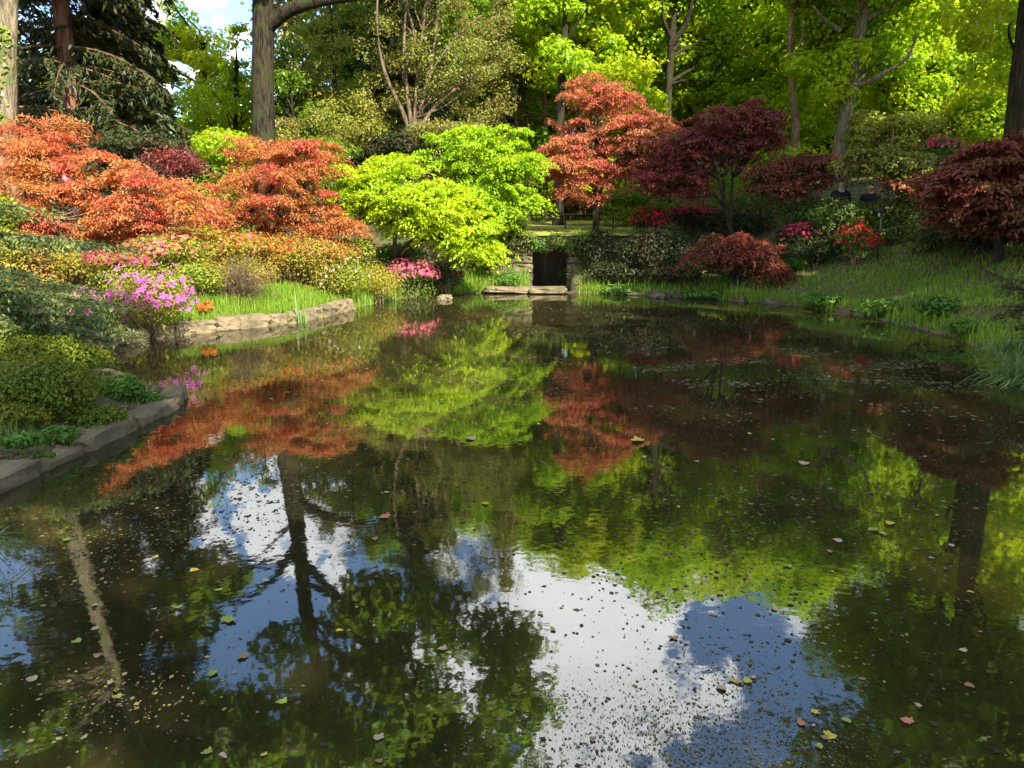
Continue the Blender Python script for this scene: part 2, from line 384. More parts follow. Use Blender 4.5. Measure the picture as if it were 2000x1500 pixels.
# ------------------------------------------------------------------ foliage generators
def in_poly(P, poly):
    poly = np.asarray(poly, float); ins = np.zeros(len(P), bool); best = np.full(len(P), 1e9); n = len(poly)
    for i in range(n):
        a, b_ = poly[i], poly[(i + 1) % n]
        e = b_ - a; w = P - a; t = np.clip((w @ e) / (e @ e), 0, 1)
        best = np.minimum(best, np.linalg.norm(w - t[:, None] * e, axis=1))
        c_ = (a[1] > P[:, 1]) != (b_[1] > P[:, 1])
        with np.errstate(divide='ignore', invalid='ignore'):
            xi = (b_[0] - a[0]) * (P[:, 1] - a[1]) / (b_[1] - a[1]) + a[0]
        ins ^= c_ & (P[:, 0] < xi)
    return ins, best
def pads_in(poly, D, n, deep=1.6):
    """centres of foliage layers filling a crown of this outline, bulging towards and away from the viewer"""
    poly = np.asarray(poly, float); lo, hi = poly.min(0), poly.max(0); out = []
    while len(out) < n:
        P = lo + rng.random((n * 4, 2)) * (hi - lo)
        ins, e = in_poly(P, poly)
        for p, d in zip(P[ins], e[ins]):
            dm = metres(d, D)
            if dm < .05: continue
            s = rng.uniform(-1, 1); s = -abs(s) if rng.random() < .35 else s
            out.append(at(p[0], p[1], D + s * min(deep, .2 + 1.1 * dm)))
            if len(out) >= n: break
    return np.array(out)
def pad_leaves(C, nleaf, ra, th, L, W, droop=.35, feather=.5):
    """layered fans of leaves: C pad centres"""
    nleaf = int(nleaf * .66); L *= 1.15; W *= 1.18
    n = len(C) * nleaf
    c = np.repeat(C, nleaf, axis=0)
    rad = np.repeat(rng.uniform(ra * .45, ra * 1.4, len(C)), nleaf)
    ax = np.repeat(rng.normal(0, .22, (len(C), 2)), nleaf, axis=0)     # tilt of the layer
    th0 = rng.uniform(0, 2 * np.pi, n); r = rng.random(n) ** .55 * (1 + .34 * np.sin(5 * th0 + np.repeat(rng.uniform(0, 6, len(C)), nleaf)))
    dx = np.cos(th0) * r * rad; dy = np.sin(th0) * r * rad
    dz = -droop * rad * r ** 2 + rng.normal(0, th, n) + dx * ax[:, 0] + dy * ax[:, 1]
    P = c + np.stack([dx, dy, dz], 1)
    out = np.stack([np.cos(th0), np.sin(th0), -.35 - .5 * r], 1)
    N = np.array([0, 0, 1.0]) + out * np.array([.5, .5, 0]) * r[:, None] + rng.normal(0, feather, (n, 3))
    T = out + rng.normal(0, .55, (n, 3))
    s = rng.uniform(.7, 1.25, n)
    return leaf_arrays(P, N, T, L * s, W * s)
def blob_leaves(C, Rv, n, L, W, inner=.35, up=.35, jit=.6, tdir=None):
    """n leaves through ellipsoids centred on C with radii Rv (each row), denser at the surface"""
    n = int(n * .76); L *= 1.10; W *= 1.10
    k = rng.integers(0, len(C), n)
    u = unit(n); r = np.where(rng.random(n) < inner, rng.random(n) ** .5, rng.uniform(.80, 1.08, n)); r = np.where(rng.random(n) < .10, rng.uniform(1.0, 1.32, n), r)
    P = C[k] + u * Rv[k] * r[:, None]
    N = u / Rv[k]; N = N / np.linalg.norm(N, axis=1, keepdims=True) + np.array([0, 0, up]) + rng.normal(0, jit, (n, 3))
    T = (unit(n) if tdir is None else np.asarray(tdir) + rng.normal(0, .5, (n, 3)))
    s = rng.uniform(.65, 1.3, n)
    return leaf_arrays(P, N, T, L * s, W * s)
def cat(*vq):
    V = []; Q = []; k = 0
    for v, q in vq: V.append(v); Q.append(q + k); k += len(v)
    return np.concatenate(V), np.concatenate(Q)

def maple(label, polys, D, base, mat, pads, nleaf, ra=.42, th=.07, L=.066, W=.022, deep=1.5, droop=.26, nlimb=34, tr=.09, bark='barkdark', name='maple_tree', extra=None, r_twig=.012, group=None, cat_='tree'):
    C = []
    tot = sum(abs(area(p)) for p in polys)
    for p in polys: C.append(pads_in(p, D, max(3, int(pads * abs(area(p)) / tot)), deep))
    C = np.concatenate(C)
    bx, by = base[0], base[1]; zb = g(bx, by)
    t = thing(name, label, cat_, (bx, by, zb), group)
    tb = Tubes()
    cen = C.mean(0); fork = np.array([bx, by, zb]) * .6 + np.array([cen[0], by * .7 + cen[1] * .3, cen[2]]) * .4
    low = C[:, 2].min(); fork[2] = max(zb + .35, min(fork[2], low + .5))
    f2 = []
    for k in range(4):
        a = C[rng.integers(len(C))]; m_ = fork + (a - fork) * .45 + np.array([rng.normal(0, .15), rng.normal(0, .15), .15])
        tb.add(smooth_path([[bx + rng.normal(0, .05), by, zb - .1], (np.array([bx, by, zb]) + fork) / 2 + rng.normal(0, .07, 3), fork + rng.normal(0, .08, 3), m_], 12), np.linspace(tr, tr * .45, 12), 7, .05)
        f2.append(m_)
    f2 = np.array(f2)
    for a in C[rng.choice(len(C), min(nlimb, len(C)), replace=False)]:
        s0 = f2[np.argmin(np.linalg.norm(f2 - a, axis=1))]
        mid = (s0 + a) / 2 + np.array([rng.normal(0, .12), rng.normal(0, .12), -.12 + rng.normal(0, .1)])
        tb.add(bez(s0, mid, a, 7), np.linspace(tr * .38, r_twig * .6, 7), 5)
    part('trunk', *tb.get(), M[bark], t, True)
    part('crown', *pad_leaves(C, nleaf, ra, th, L, W, droop), M[mat], t)
    if extra:
        for (p, m2, k) in extra:
            C2 = pads_in(p, D - .3, k, deep)
            part('foliage', *pad_leaves(C2, nleaf, ra, th, L, W, droop), M[m2], t)
    return t
def area(p):
    p = np.asarray(p, float); return .5 * np.sum(p[:, 0] * np.roll(p[:, 1], -1) - p[:, 1] * np.roll(p[:, 0], -1))

def bush(label, px, py, D, rx, rz, mat, n, L=.055, W=.03, lumps=14, depth=None, name='bush', cat_='bush', flowers=None, group=None, flat=.5, stems=True, bpart='foliage', yl=None):
    for k in range(3 if px < 1000 else 11):                       # stand the bush back on the slope until its foot meets the ground
        q = at(px, py + rz * .9, D)
        if q[2] <= g(q[0], q[1]) + .05: break
        D += .2
    c = at(px, py, D); ax = metres(rx, D); az = metres(rz, D); ay = depth or ax * .75
    zb = g(c[0], c[1])
    t = thing(name, label, cat_, (c[0], c[1], min(zb, c[2])), group)
    u = unit(lumps); u[:, 2] = np.abs(u[:, 2]) * .9 - .15
    C = c + u * np.array([ax, ay, az]) * .62
    lr = rng.uniform(.34, .52, lumps)
    Rv = np.stack([ax * lr, ay * lr, az * lr * 1.05], 1)
    vq = [blob_leaves(C, Rv, int(n * .8), L, W), blob_leaves(np.array([c]), np.array([[ax, ay, az]]) * .72, int(n * .2), L, W, .7)]
    if c[2] - az > zb + .15:      # skirt of leaves down to the ground
        h = c[2] - az * .3 - zb
        vq.append(blob_leaves(np.array([[c[0], c[1], zb + h * .45]]), np.array([[ax * .9, ay * .85, h * .65]]), int(n * .45), L, W, .5))
    part(bpart, *cat(*vq), M[mat], t)
    if stems:
        tb = Tubes()
        for k in range(min(lumps, 9)):
            tb.add(bez([c[0] + rng.normal(0, .08), c[1] + rng.normal(0, .08), min(zb, c[2] - az) - .05], [c[0] * .6 + C[k, 0] * .4, c[1] * .6 + C[k, 1] * .4, c[2] - az * .4], C[k], 6), np.linspace(.022, .006, 6), 5)
        part('stems', *tb.get(), M['twig'], t, True)
    if flowers:
        for (fm, fn, fs, frac, box) in flowers:
            k = rng.integers(0, lumps, fn * 6); u = unit(fn * 6)
            P = C[k] + u * Rv[k] * rng.uniform(1.0, 1.12, (fn * 6, 1))
            ok = (u[:, 2] > -.35) & (u[:, 1] < .6) & (((P - c) / np.array([ax, ay, az]))[:, 1] < .5)
            rel = (P - c) / np.array([ax, ay, az])
            if box is not None: ok &= (rel[:, 0] > box[0]) & (rel[:, 0] < box[1]) & (rel[:, 2] > box[2]) & (rel[:, 2] < box[3])
            P, U = P[ok][:fn], u[ok][:fn]
            if not len(P): continue
            q = 5; PP = np.repeat(P, q, 0); UU = np.repeat(U, q, 0)
            a = np.tile(np.arange(q) * 2 * np.pi / q, len(P)) + np.repeat(rng.uniform(0, 6, len(P)), q)
            ref = np.cross(UU, np.array([.3, .2, .9])); ref /= np.linalg.norm(ref, axis=1, keepdims=True) + 1e-9
            T = ref * np.cos(a)[:, None] + np.cross(UU, ref) * np.sin(a)[:, None] + UU * .35
            s = np.repeat(rng.uniform(.75, 1.2, len(P)), q)
            part('blossoms', *leaf_arrays(PP + T * (fs * .33 * s)[:, None], UU + rng.normal(0, .15, PP.shape), T, fs * .62 * s, fs * .5 * s, .1), M[fm], t)
    return t, C, Rv

def broadleaf(label, base, trunk, r0, crowns, mat, n, L=.17, W=.11, bark='bark', limbs=None, name='oak_tree', nclump=40, clump=.85, group=None, nbr=26, zb=None):
    """trunk: path of points; crowns: (centre, radii); limbs: extra thick paths"""
    zb = g(base[0], base[1]) if zb is None else zb
    t = thing(name, label, 'tree', (base[0], base[1], zb), group)
    tb = Tubes(); pts = [np.array([base[0], base[1], zb - .2])] + [np.asarray(p, float) for p in trunk]
    path = smooth_path(pts, 18)
    rad = np.linspace(r0, r0 * .45, 18); rad[0] *= 1.35; rad[1] *= 1.12
    tb.add(path, rad, 12, .04)
    for lp, lr in (limbs or []): tb.add(smooth_path(lp, 12), np.linspace(lr, lr * .35, 12), 8, .05)
    C = []; Rv = []
    tot = sum(np.prod(r) for c_, r in crowns)
    for c_, r in crowns:
        k = max(4, int(nclump * np.prod(r) / tot)); u = unit(k); rr = rng.uniform(.35, 1.0, (k, 1)) ** .6
        C.append(np.asarray(c_) + u * np.asarray(r) * rr)
        cl = clump * rng.uniform(.6, 1.35, (k, 1)); Rv.append(cl * np.array([[1.15, 1.15, .62]]))
    C = np.concatenate(C); Rv = np.concatenate(Rv)
    for a in C[rng.choice(len(C), min(nbr, len(C)), replace=False)]:
        j = np.argmin(np.linalg.norm(path[6:] - a, axis=1) + np.abs(path[6:, 2] - (a[2] - 1.5)) * .8) + 6
        s0 = path[j]; mid = (s0 + a) / 2 + rng.normal(0, .35, 3) + np.array([0, 0, .25])
        d = np.linalg.norm(a - s0)
        tb.add(bez(s0, mid, a, 8), np.linspace(min(r0 * .35, .03 + d * .018), .015, 8), 5)
    part('trunk', *tb.get(), M[bark], t, True)
    part('crown', *blob_leaves(C, Rv, n, L, W, inner=.45, up=.5), M[mat], t)
    return t

# ------------------------------------------------------------------ woods behind the garden
def dirpt(px, py, D): return at(px, py, D)
def gp(px, D):
    p = at(px, 300, D); return (p[0], p[1])
# great oak on the left with its limb
b0 = gp(512, 26)
broadleaf('large dark oak trunk with one thick limb arching right over the garden', b0, [at(512, 200, 26), at(515, 60, 26), at(512, -60, 26), at(505, -260, 26.5), at(520, -500, 27)], .44,
          [((-14.5, 26, 19), (4.5, 4, 3.2)), ((-6.5, 25, 17), (4.6, 4, 4.0)), ((-10.5, 24, 22), (5.5, 4, 3.6)), ((-2.6, 26, 15.5), (3.4, 3, 3.6)), ((-11.2, 24.5, 10.6), (1.6, 1.6, .5)), ((-4, 25, 21), (4.5, 3, 3)), ((-1.2, 24, 17.5), (2.8, 2.5, 3.2)), ((-3, 26, 12.4), (3, 2.4, 1.2)), ((-7.2, 26, 13), (2.6, 2.4, 1.3)), ((-15, 26, 13.5), (3.6, 3, 2.6))], 'deep', 42000, L=.34, W=.24, limbs=[
          ([at(520, 55, 26), at(555, 20, 25.8), at(620, 2, 25.5), at(720, -8, 25)], .27), ([at(512, -60, 26), at(440, -160, 25.6), at(330, -230, 25)], .2), ([at(512, -100, 26), at(610, -240, 25.6), at(720, -330, 25)], .2)], nclump=150, clump=1.1)
# ivy-clad trunk far left
b0 = gp(-4, 19)
broadleaf('pale trunk at the far left edge wrapped in ivy low down', b0, [at(8, 180, 19), at(14, 60, 19), at(16, -60, 19), at(20, -300, 19), at(30, -500, 19)], .29,
          [((-13.5, 18.5, 15.0), (4.5, 4, 3.6)), ((-9.5, 20, 17), (3.2, 3, 3)), ((-6.5, 20, 14.5), (2.2, 2.2, 2)), ((-8.6, 20, 14.4), (2.6, 2.4, 1.9)), ((-13.2, 17, 12.6), (2.4, 2.2, 2.2))], 'deep', 23000, L=.34, W=.24, bark='barkpale', nclump=40, name='broadleaf_tree')
iv = thing('ivy', 'glossy ivy climbing the pale trunk at the left edge', 'ivy', (*b0, g(*b0)))
zz = rng.uniform(0, 1, 1500) ** 1.25; a = rng.uniform(0, 6.28, 1500)
pth = np.array([at(-8 + 20 * (1 - q), 260 - 215 * z, 19) for z, q in zip(zz, rng.random(1500))])
rr = .3 + .12 * rng.random(1500) - .08 * zz
pc = np.array([at(-4 + 14 * z, 275 - 220 * z, 19) for z in zz])
P = pc + np.stack([np.cos(a) * rr - .08, np.sin(a) * rr, 0 * a], 1)
N = np.stack([np.cos(a), np.sin(a), a * 0 + .3], 1) + rng.normal(0, .3, (1500, 3))
part('leaves', *leaf_arrays(P, N, np.array([0, 0, -1.0]) + rng.normal(0, .5, (1500, 3)), .13, .12), M['ivy'], iv)

# dark redwood / yew on the left
def conifer(label, base, h, rad, mat, n, bark, r0, name='conifer_tree', L=.32, W=.05, low=.4, lean=(0, 0), levels=26, group=None):
    zb = g(*base); t = thing(name, label, 'tree', (*base, zb), group)
    tb = Tubes(); top = np.array([base[0] + lean[0], base[1] + lean[1], zb + h])
    b_ = np.array([base[0], base[1], zb - .2])
    tb.add(smooth_path([b_, (b_ + top) / 2, top], 14), np.linspace(r0, r0 * .15, 14), 9, .04)
    P = []; T = []; per = n // (levels * 7)
    for k in range(levels):
        f = (k + rng.random()) / levels; z = low + f * (h - low)
        for q in range(7):
            az = rng.uniform(0, 6.283); rl = rad * (1 - f * .85) * rng.uniform(.7, 1.12)
            s0 = b_ + (top - b_) * (z / h); e = s0 + np.array([math.cos(az) * rl, math.sin(az) * rl, -rl * rng.uniform(.15, .45)])
            br = bez(s0, (s0 + e) / 2 + np.array([0, 0, rl * .16]), e, 7); tb.add(br, np.linspace(.045, .008, 7), 4)
            u = rng.random(per) ** .6; i = (u * 5.99).astype(int); fr_ = (u * 6 - i)[:, None]
            c_ = br[i] * (1 - fr_) + br[np.minimum(i + 1, 6)] * fr_
            side = np.array([-math.sin(az), math.cos(az), 0]); w = rng.normal(0, .32, per) * (1.15 - u)
            hang = rng.exponential(.16, per)
            P.append(c_ + side * w[:, None] - np.array([0, 0, 1]) * hang[:, None])
            T.append(np.array([math.cos(az), math.sin(az), 0]) * .6 + side * np.sign(w)[:, None] * .7 + np.array([0, 0, -.9]) + rng.normal(0, .3, (per, 3)))
    P = np.concatenate(P); T = np.concatenate(T); s = rng.uniform(.6, 1.3, len(P))
    part('trunk', *tb.get(), M[bark], t, True)
    part('crown', *leaf_arrays(P, np.array([0, -.3, .7]) + rng.normal(0, .6, P.shape), T, L * s, W * s), M[mat], t)
    return t
conifer('dark drooping conifer with reddish trunk behind the orange maple', gp(152, 24), 25, 4.3, 'yew', 74000, 'barkred', .3, L=.30, W=.07, low=.1, levels=48)
conifer('dark yew closing the gap between the drooping conifer and the bright tree', gp(255, 28), 9.5, 3.3, 'yew', 34000, 'barkred', .2, L=.30, W=.08, low=.1, levels=34)
conifer('second dark conifer standing further left behind the ivy trunk', gp(40, 28), 22, 4.2, 'yew', 36000, 'barkred', .3, L=.36, W=.09, low=.1, levels=40)
# bright tree in the gap under the blue sky
broadleaf('bright yellow green tree in the gap below the blue sky', gp(400, 38), [at(400, 150, 38), at(398, 90, 38)], .2,
          [(at(380, 170, 38), (2.6, 2.4, 2.6)), (at(345, 110, 39), (2.0, 2, 1.8)), (at(430, 230, 37), (2.6, 2, 1.8)), (at(325, 30, 40), (1.5, 2, 2.0)), (at(372, 100, 39), (1.1, 1.2, .9)), (at(415, 140, 38), (1.6, 1.5, 1.2)), (at(450, 170, 38), (1.6, 1.5, 1.4))], 'oak2', 21000, name='broadleaf_tree', nclump=60, clump=.7)
broadleaf('sparse leafy sapling reaching up left of the great oak trunk', gp(455, 32), [at(460, 200, 32), at(462, 110, 32)], .1,
          [(at(455, 210, 32), (1.3, 1.2, 1.6)), (at(470, 90, 32), (.7, .7, 1.2))], 'oak', 4000, name='broadleaf_tree', nclump=34, clump=.42, L=.14, W=.09)
# pale airy trees
broadleaf('pale airy birch with a thin dark trunk right of the great oak', gp(655, 31), [at(655, 150, 31), at(648, 50, 31), at(640, -40, 31)], .09,
          [(at(640, 110, 31), (1.7, 1.3, 2.1)), (at(650, 210, 31), (2.2, 1.4, 1.7)), (at(600, 190, 32), (1.3, 1.2, 1.8)), (at(700, 130, 31), (1.0, 1.2, 1.7)), (at(640, -50, 31), (1.4, 1.2, 1.8))], 'pale', 18750, L=.11, W=.055, bark='barkdark', name='birch_tree', nclump=90, clump=.5)
broadleaf('olive leafy thicket tree low behind the second orange maple', gp(720, 28), [at(725, 240, 28), at(730, 180, 28)], .08,
          [(at(690, 250, 28), (1.7, 1.2, .9)), (at(735, 215, 28), (1.0, 1.0, 1.1)), (at(600, 275, 28), (1.8, 1.2, .8))], 'pale', 10000, L=.10, W=.05, name='thicket_tree', nclump=50, clump=.42)
broadleaf('dense green holly filling the space right of the oak trunk', gp(575, 29), [at(570, 230, 29), at(572, 140, 29)], .1,
          [(at(570, 220, 29.4), (1.3, 1.2, 1.7)), (at(560, 150, 30), (.9, 1, 1.2))], 'deep', 8750, L=.13, W=.08, name='holly_tree', nclump=45, clump=.55)
# many-stemmed tree with tan stems
bx = gp(802, 27); B0 = np.array([bx[0], bx[1], g(*bx)])
st = [[(805, 270), (790, 220), (750, 150), (738, 90), (733, 20), (745, -60)], [(808, 270), (795, 190), (790, 120), (788, 60), (800, -40)], [(810, 272), (812, 200), (820, 120), (800, 20), (770, -40)], [(812, 272), (830, 180), (850, 100), (852, 30), (870, -50)],
      [(815, 272), (835, 220), (880, 180), (920, 150), (960, 120)], [(818, 270), (820, 210), (835, 150), (890, 70), (940, 30)]]
broadleaf('many stemmed tree with sinuous tan trunks and small olive leaves', bx, [at(808, 240, 27), at(815, 150, 27), at(825, 60, 27)], .09,
          [(at(860, 80, 27.3), (2.2, 1.6, 2.4)), (at(935, 130, 27.5), (1.5, 1.4, 2.2)), (at(800, 150, 26.6), (1.0, .5, .9)), (at(870, 130, 26.4), (1.2, .6, 1.0)), (at(770, 60, 28.5), (1.4, 1.2, 2.0)), (at(860, -110, 27.5), (3.0, 2, 2.0)), (at(890, 210, 27.6), (2.0, 1.3, 1.3))], 'olive', 34000, L=.10, W=.045, bark='barktan',
          limbs=[([at(x, y, 27 + .25 * math.sin(x)) for x, y in s], .085) for s in st], name='stemmed_tree', nclump=130, clump=.5)
conifer('dark dense yew standing behind the tan stemmed tree', gp(800, 33), 14, 3.6, 'yew', 22000, 'barkdark', .25, L=.3, W=.07, low=.1)
conifer('thin feathery conifer at the right of the tan stems', gp(985, 31), 12.5, 1.6, 'olive', 11250, 'barkpine', .14, L=.22, W=.04, low=2.0)
# trunks right of the middle, each with its share of bright canopy
def px_tree(label, D, trunk_px, r0, crown_px, mat, n, bark='bark', limbs=(), name='oak_tree', nclump=60, clump=.8, L=.15, W=.10, yj=1.0, nbr=20):
    n = int(n * 1.65); L *= 1.08; W *= 1.08; nclump = int(nclump * 1.35)
    base = gp(trunk_px[0][0], D)
    cr_ = [(at(x, y, D + dd + .8), (metres(a_, D), metres(max(a_, b_), D) * .7, metres(b_, D))) for (x, y, a_, b_, dd) in crown_px]
    return broadleaf(label, base, [at(x, y, D) for x, y in trunk_px], r0, cr_, mat, n, L, W, bark, [([at(x, y, D - .3 * i) for i, (x, y) in enumerate(l)], lr) for l, lr in limbs], name, nclump, clump, nbr=nbr)
px_tree('thin dark dead trunk with stubby branches left of the pale pine', 30, [(1010, 270), (1008, 215), (1006, 175)], .12, [(1000, 250, 40, 40, 1), (1030, 150, 40, 40, 2)], 'deep', 5250, bark='barkdark', limbs=[([(1008, 205), (1030, 195), (1060, 192)], .05), ([(1009, 230), (1040, 222), (1085, 228)], .05)], name='dead_tree', nclump=20, clump=.5)
px_tree('slim pale pine trunk left of the tall red maple', 32, [(1066, 300), (1064, 200), (1062, 120), (1060, -30)], .13, [(1040, 80, 60, 60, 1), (1050, -40, 70, 60, 0)], 'oak', 8750, bark='barkpine', name='pine_tree')
px_tree('thick grey trunk rising from the lawn behind the red maple', 28, [(1092, 420), (1092, 340), (1094, 220), (1098, 130), (1106, 20), (1112, -80)], .2, [(1130, 70, 90, 60, 1), (1080, 20, 70, 50, 0), (1160, -60, 120, 70, 0), (1050, 130, 50, 50, 1), (1120, 110, 50, 36, -.8)], 'oak2', 19000, bark='bark', limbs=[([(1100, 90), (1125, 50), (1150, 10)], .06)], name='oak_tree', nclump=90, clump=.55)
px_tree('forked grey trunk right of the tall red maple', 31, [(1302, 290), (1304, 180), (1312, 80), (1320, -20)], .23, [(1250, 130, 70, 60, 2), (1330, 80, 100, 70, 1), (1240, 20, 90, 60, 0), (1400, 20, 80, 60, 1), (1320, -90, 150, 70, 0)], 'oak', 21250, limbs=[([(1310, 90), (1340, 50), (1352, 0), (1356, -40)], .14), ([(1308, 165), (1350, 155), (1380, 160)], .07), ([(1312, 80), (1292, 30), (1296, -20)], .1)], nclump=95, clump=.62)
px_tree('dark bent trunk with a hooked branch above the dark maple', 35, [(1470, 290), (1472, 170), (1470, 110), (1495, 70), (1490, 50), (1460, 45)], .17, [(1440, 110, 80, 60, 1), (1500, 30, 90, 60, 1), (1400, 190, 60, 40, 2), (1520, 150, 60, 60, 3), (1450, -80, 140, 70, 0)], 'oak', 20000, bark='barkdark', limbs=[([(1470, 110), (1440, 103), (1400, 110)], .06)], nclump=90, clump=.62)
px_tree('sunlit orange barked pine with a kinked trunk and side stub', 29, [(1557, 300), (1553, 220), (1547, 150), (1538, 120), (1545, 60), (1550, -20), (1550, -200)], .155, [(1600, 70, 55, 35, .3), (1560, -90, 110, 60, 0)], 'olive', 10000, bark='barkpine', limbs=[([(1550, 135), (1560, 90), (1572, 65), (1566, 40)], .06), ([(1552, 122), (1582, 121)], .035)], name='pine_tree', nclump=50, clump=.5, L=.12, W=.05)
px_tree('big leaning oak with a long limb sweeping right', 28, [(1640, 300), (1650, 220), (1666, 160), (1672, 90), (1690, 20), (1698, -60)], .31, [(1620, 130, 70, 60, -.5), (1720, 110, 90, 50, 0), (1620, 30, 100, 60, 1), (1780, 40, 100, 60, 0), (1700, -80, 160, 70, -1), (1570, 190, 40, 40, 1)], 'oak', 25000, bark='barkpale', limbs=[([(1664, 170), (1690, 165), (1730, 140), (1775, 115), (1790, 70)], .11), ([(1690, 40), (1720, 20), (1760, 0)], .1), ([(1640, 60), (1610, 40), (1585, 10)], .11), ([(1668, 160), (1680, 140), (1690, 130)], .1)], nclump=110, clump=.6)
px_tree('short grey trunk in the shade behind the leaning oak', 36, [(1722, 300), (1722, 220), (1724, 170), (1722, 80)], .2, [(1740, 110, 70, 60, 2), (1800, 200, 80, 60, 1), (1700, 30, 80, 50, 2)], 'oak2', 16250, bark='barktan', nclump=70, clump=.62)
px_tree('slender trunk among yellow leaves right of the clearing', 30, [(1912, 300), (1913, 230), (1910, 150), (1905, 40)], .14, [(1850, 160, 80, 60, 1), (1930, 120, 70, 60, 0), (1850, 60, 90, 60, 1), (1940, 200, 50, 40, 2), (1880, -60, 140, 70, 0)], 'oak2', 21250, bark='bark', nclump=95, clump=.6)
px_tree('broad dark trunk at the right edge under yellow leaves', 21, [(1978, 270), (1984, 180), (1996, 80), (2010, -60), (2015, -300)], .24, [(1940, 20, 100, 60, 0), (2050, 60, 90, 70, 1), (1960, 130, 50, 40, 2.5), (2010, -220, 200, 160, -1), (1900, -300, 160, 100, 0)], 'oak2', 21250, bark='bark', nclump=90, clump=.62)
px_tree('low leafy hazel thicket under the leaning oak', 27, [(1740, 290), (1745, 250)], .06, [(1720, 265, 60, 40, 0), (1790, 270, 70, 40, 0), (1850, 260, 50, 40, .5)], 'pale', 11250, bark='twig', name='thicket_tree', nclump=50, clump=.4, L=.12, W=.07)
px_tree('dark evergreen holly filling the gap between pine and oak', 33, [(1590, 300), (1592, 250)], .1, [(1590, 265, 45, 45, 0), (1610, 220, 30, 40, 1)], 'darkbush', 7500, bark='barkdark', name='holly_tree', nclump=36, clump=.5)

for lab, D, px, py, a_, b_, mt in [('young bright tree filling the gap left of the pale pine', 33, 1015, 110, 75, 95, 'oak2'), ('young bright tree between red maple and forked trunk', 29, 1225, 175, 70, 60, 'oak2'), ('young green tree between the forked and the hooked trunk', 33, 1395, 130, 70, 90, 'oak'),
        ('young bright tree left of the kinked pine', 33, 1510, 220, 55, 70, 'oak2'), ('young green tree right of the leaning oak', 31, 1790, 165, 80, 80, 'oak2'), ('young tree with bright leaves right of the slender trunk', 27, 1935, 215, 50, 60, 'oak2'), ('young leafy tree behind the kinked pine', 34, 1600, 150, 60, 70, 'oak'), ('young dim tree behind the birch', 35, 690, 60, 90, 80, 'deep')]:
    c_ = at(px, py, D); zb = g(c_[0], c_[1])
    broadleaf(lab, (c_[0], c_[1]), [(c_[0] + .1, c_[1] + .3, zb + 2), (c_[0], c_[1] + .3, c_[2])], .07, [(tuple(c_), (metres(a_, D), 1.1, metres(b_, D)))], mt, 11500, L=.15, W=.10, nclump=64, clump=.55, name='young_tree', nbr=16)
# taller trees further back: one bright mass with gaps of sky
far = [(-31, 40, 17, 'deep'), (-24, 46, 13.5, 'oak'), (-17, 47, 8.5, 'oak2'), (-10, 44, 17, 'olive'), (-6, 41, 19, 'deep'), (-2, 46, 20, 'oak'), (2, 41, 20, 'oak'), (5.5, 46, 21, 'oak2'), (9, 41, 20.5, 'oak'), (12.5, 46, 22, 'oak2'), (16, 41, 21, 'oak'), (20, 45, 23, 'oak'), (23.5, 39, 22, 'oak2'), (28, 42, 23, 'oak'), (32, 36, 22, 'oak2'), (37, 40, 24, 'deep'), (0, 54, 20, 'deep'), (7, 55, 22, 'deep'), (13, 56, 24, 'deep'), (19, 54, 25, 'deep'), (26, 53, 25, 'oak'), (33, 50, 25, 'deep'), (-7, 54, 20, 'deep'), (-38, 36, 19, 'deep'), (4, 36, 15, 'oak2'), (13, 36, 15, 'oak'), (22, 34, 16, 'oak2'), (-4, 37, 14, 'deep')]
words = {'deep': 'mid green', 'oak': 'fresh green', 'oak2': 'yellow green', 'olive': 'dull olive'}
far_first = {}
where = lambda x, y: 'towards the left' if x < -12 else ('above the lawn' if x < 8 else ('above the right slope' if x < 20 else 'towards the right edge'))
for i, (x, y, h, mt) in enumerate(far):
    zb = g(x, y); lab = 'distant %s tree in the tall wood %s' % (words[mt], where(x, y)); grp = lab.replace('tree', 'trees')
    if mt not in far_first or h < 12:
        made = (broadleaf(lab, (x, y), [(x + .2, y, zb + h * .4), (x - .2, y, zb + h * .75)], .2,
              [((x, y, h * .70), (3.8, 3.0, h * .30)), ((x + 1.4, y - 1, zb + h * .33), (3.2, 2.2, h * .2)), ((x - 1.5, y, zb + h * .12), (3.2, 2.0, h * .12))], mt, 16500, L=.31, W=.21, nclump=110, clump=1.0, group=grp, name='woodland_tree', nbr=22), h)
        if h >= 12: far_first[mt] = made
        continue
    src, h0 = far_first[mt]
    o = src.copy(); COL.objects.link(o); o.location = (x, y, zb); o.rotation_euler = (0, 0, rng.uniform(0, 6.28)); k = h / h0; o.scale = (rng.uniform(.95, 1.15), rng.uniform(.95, 1.15), k)
    o['label'] = lab; o['group'] = grp
    for ch in list(src.children):
        c2 = ch.copy(); COL.objects.link(c2); c2.parent = o
n = 18000; az = rng.uniform(-42, 46, n); dd = rng.uniform(44, 60, n); X = np.tan(np.radians(az)) * dd; hh = rng.random(n) ** 1.3 * (5.5 + 2 * np.sin(az * .9)) 
Z = height(X, dd) + hh; s = rng.uniform(.6, 1.3, n)
tag(obj('far_woods', mesh_data('far_woods', *leaf_arrays(np.stack([X, dd, Z], 1), np.array([0, -.6, .6]) + rng.normal(0, .6, (n, 3)), unit(n), .6 * s, .4 * s), M['deep'])), 'far green undergrowth of the wood closing the view', kind='stuff')

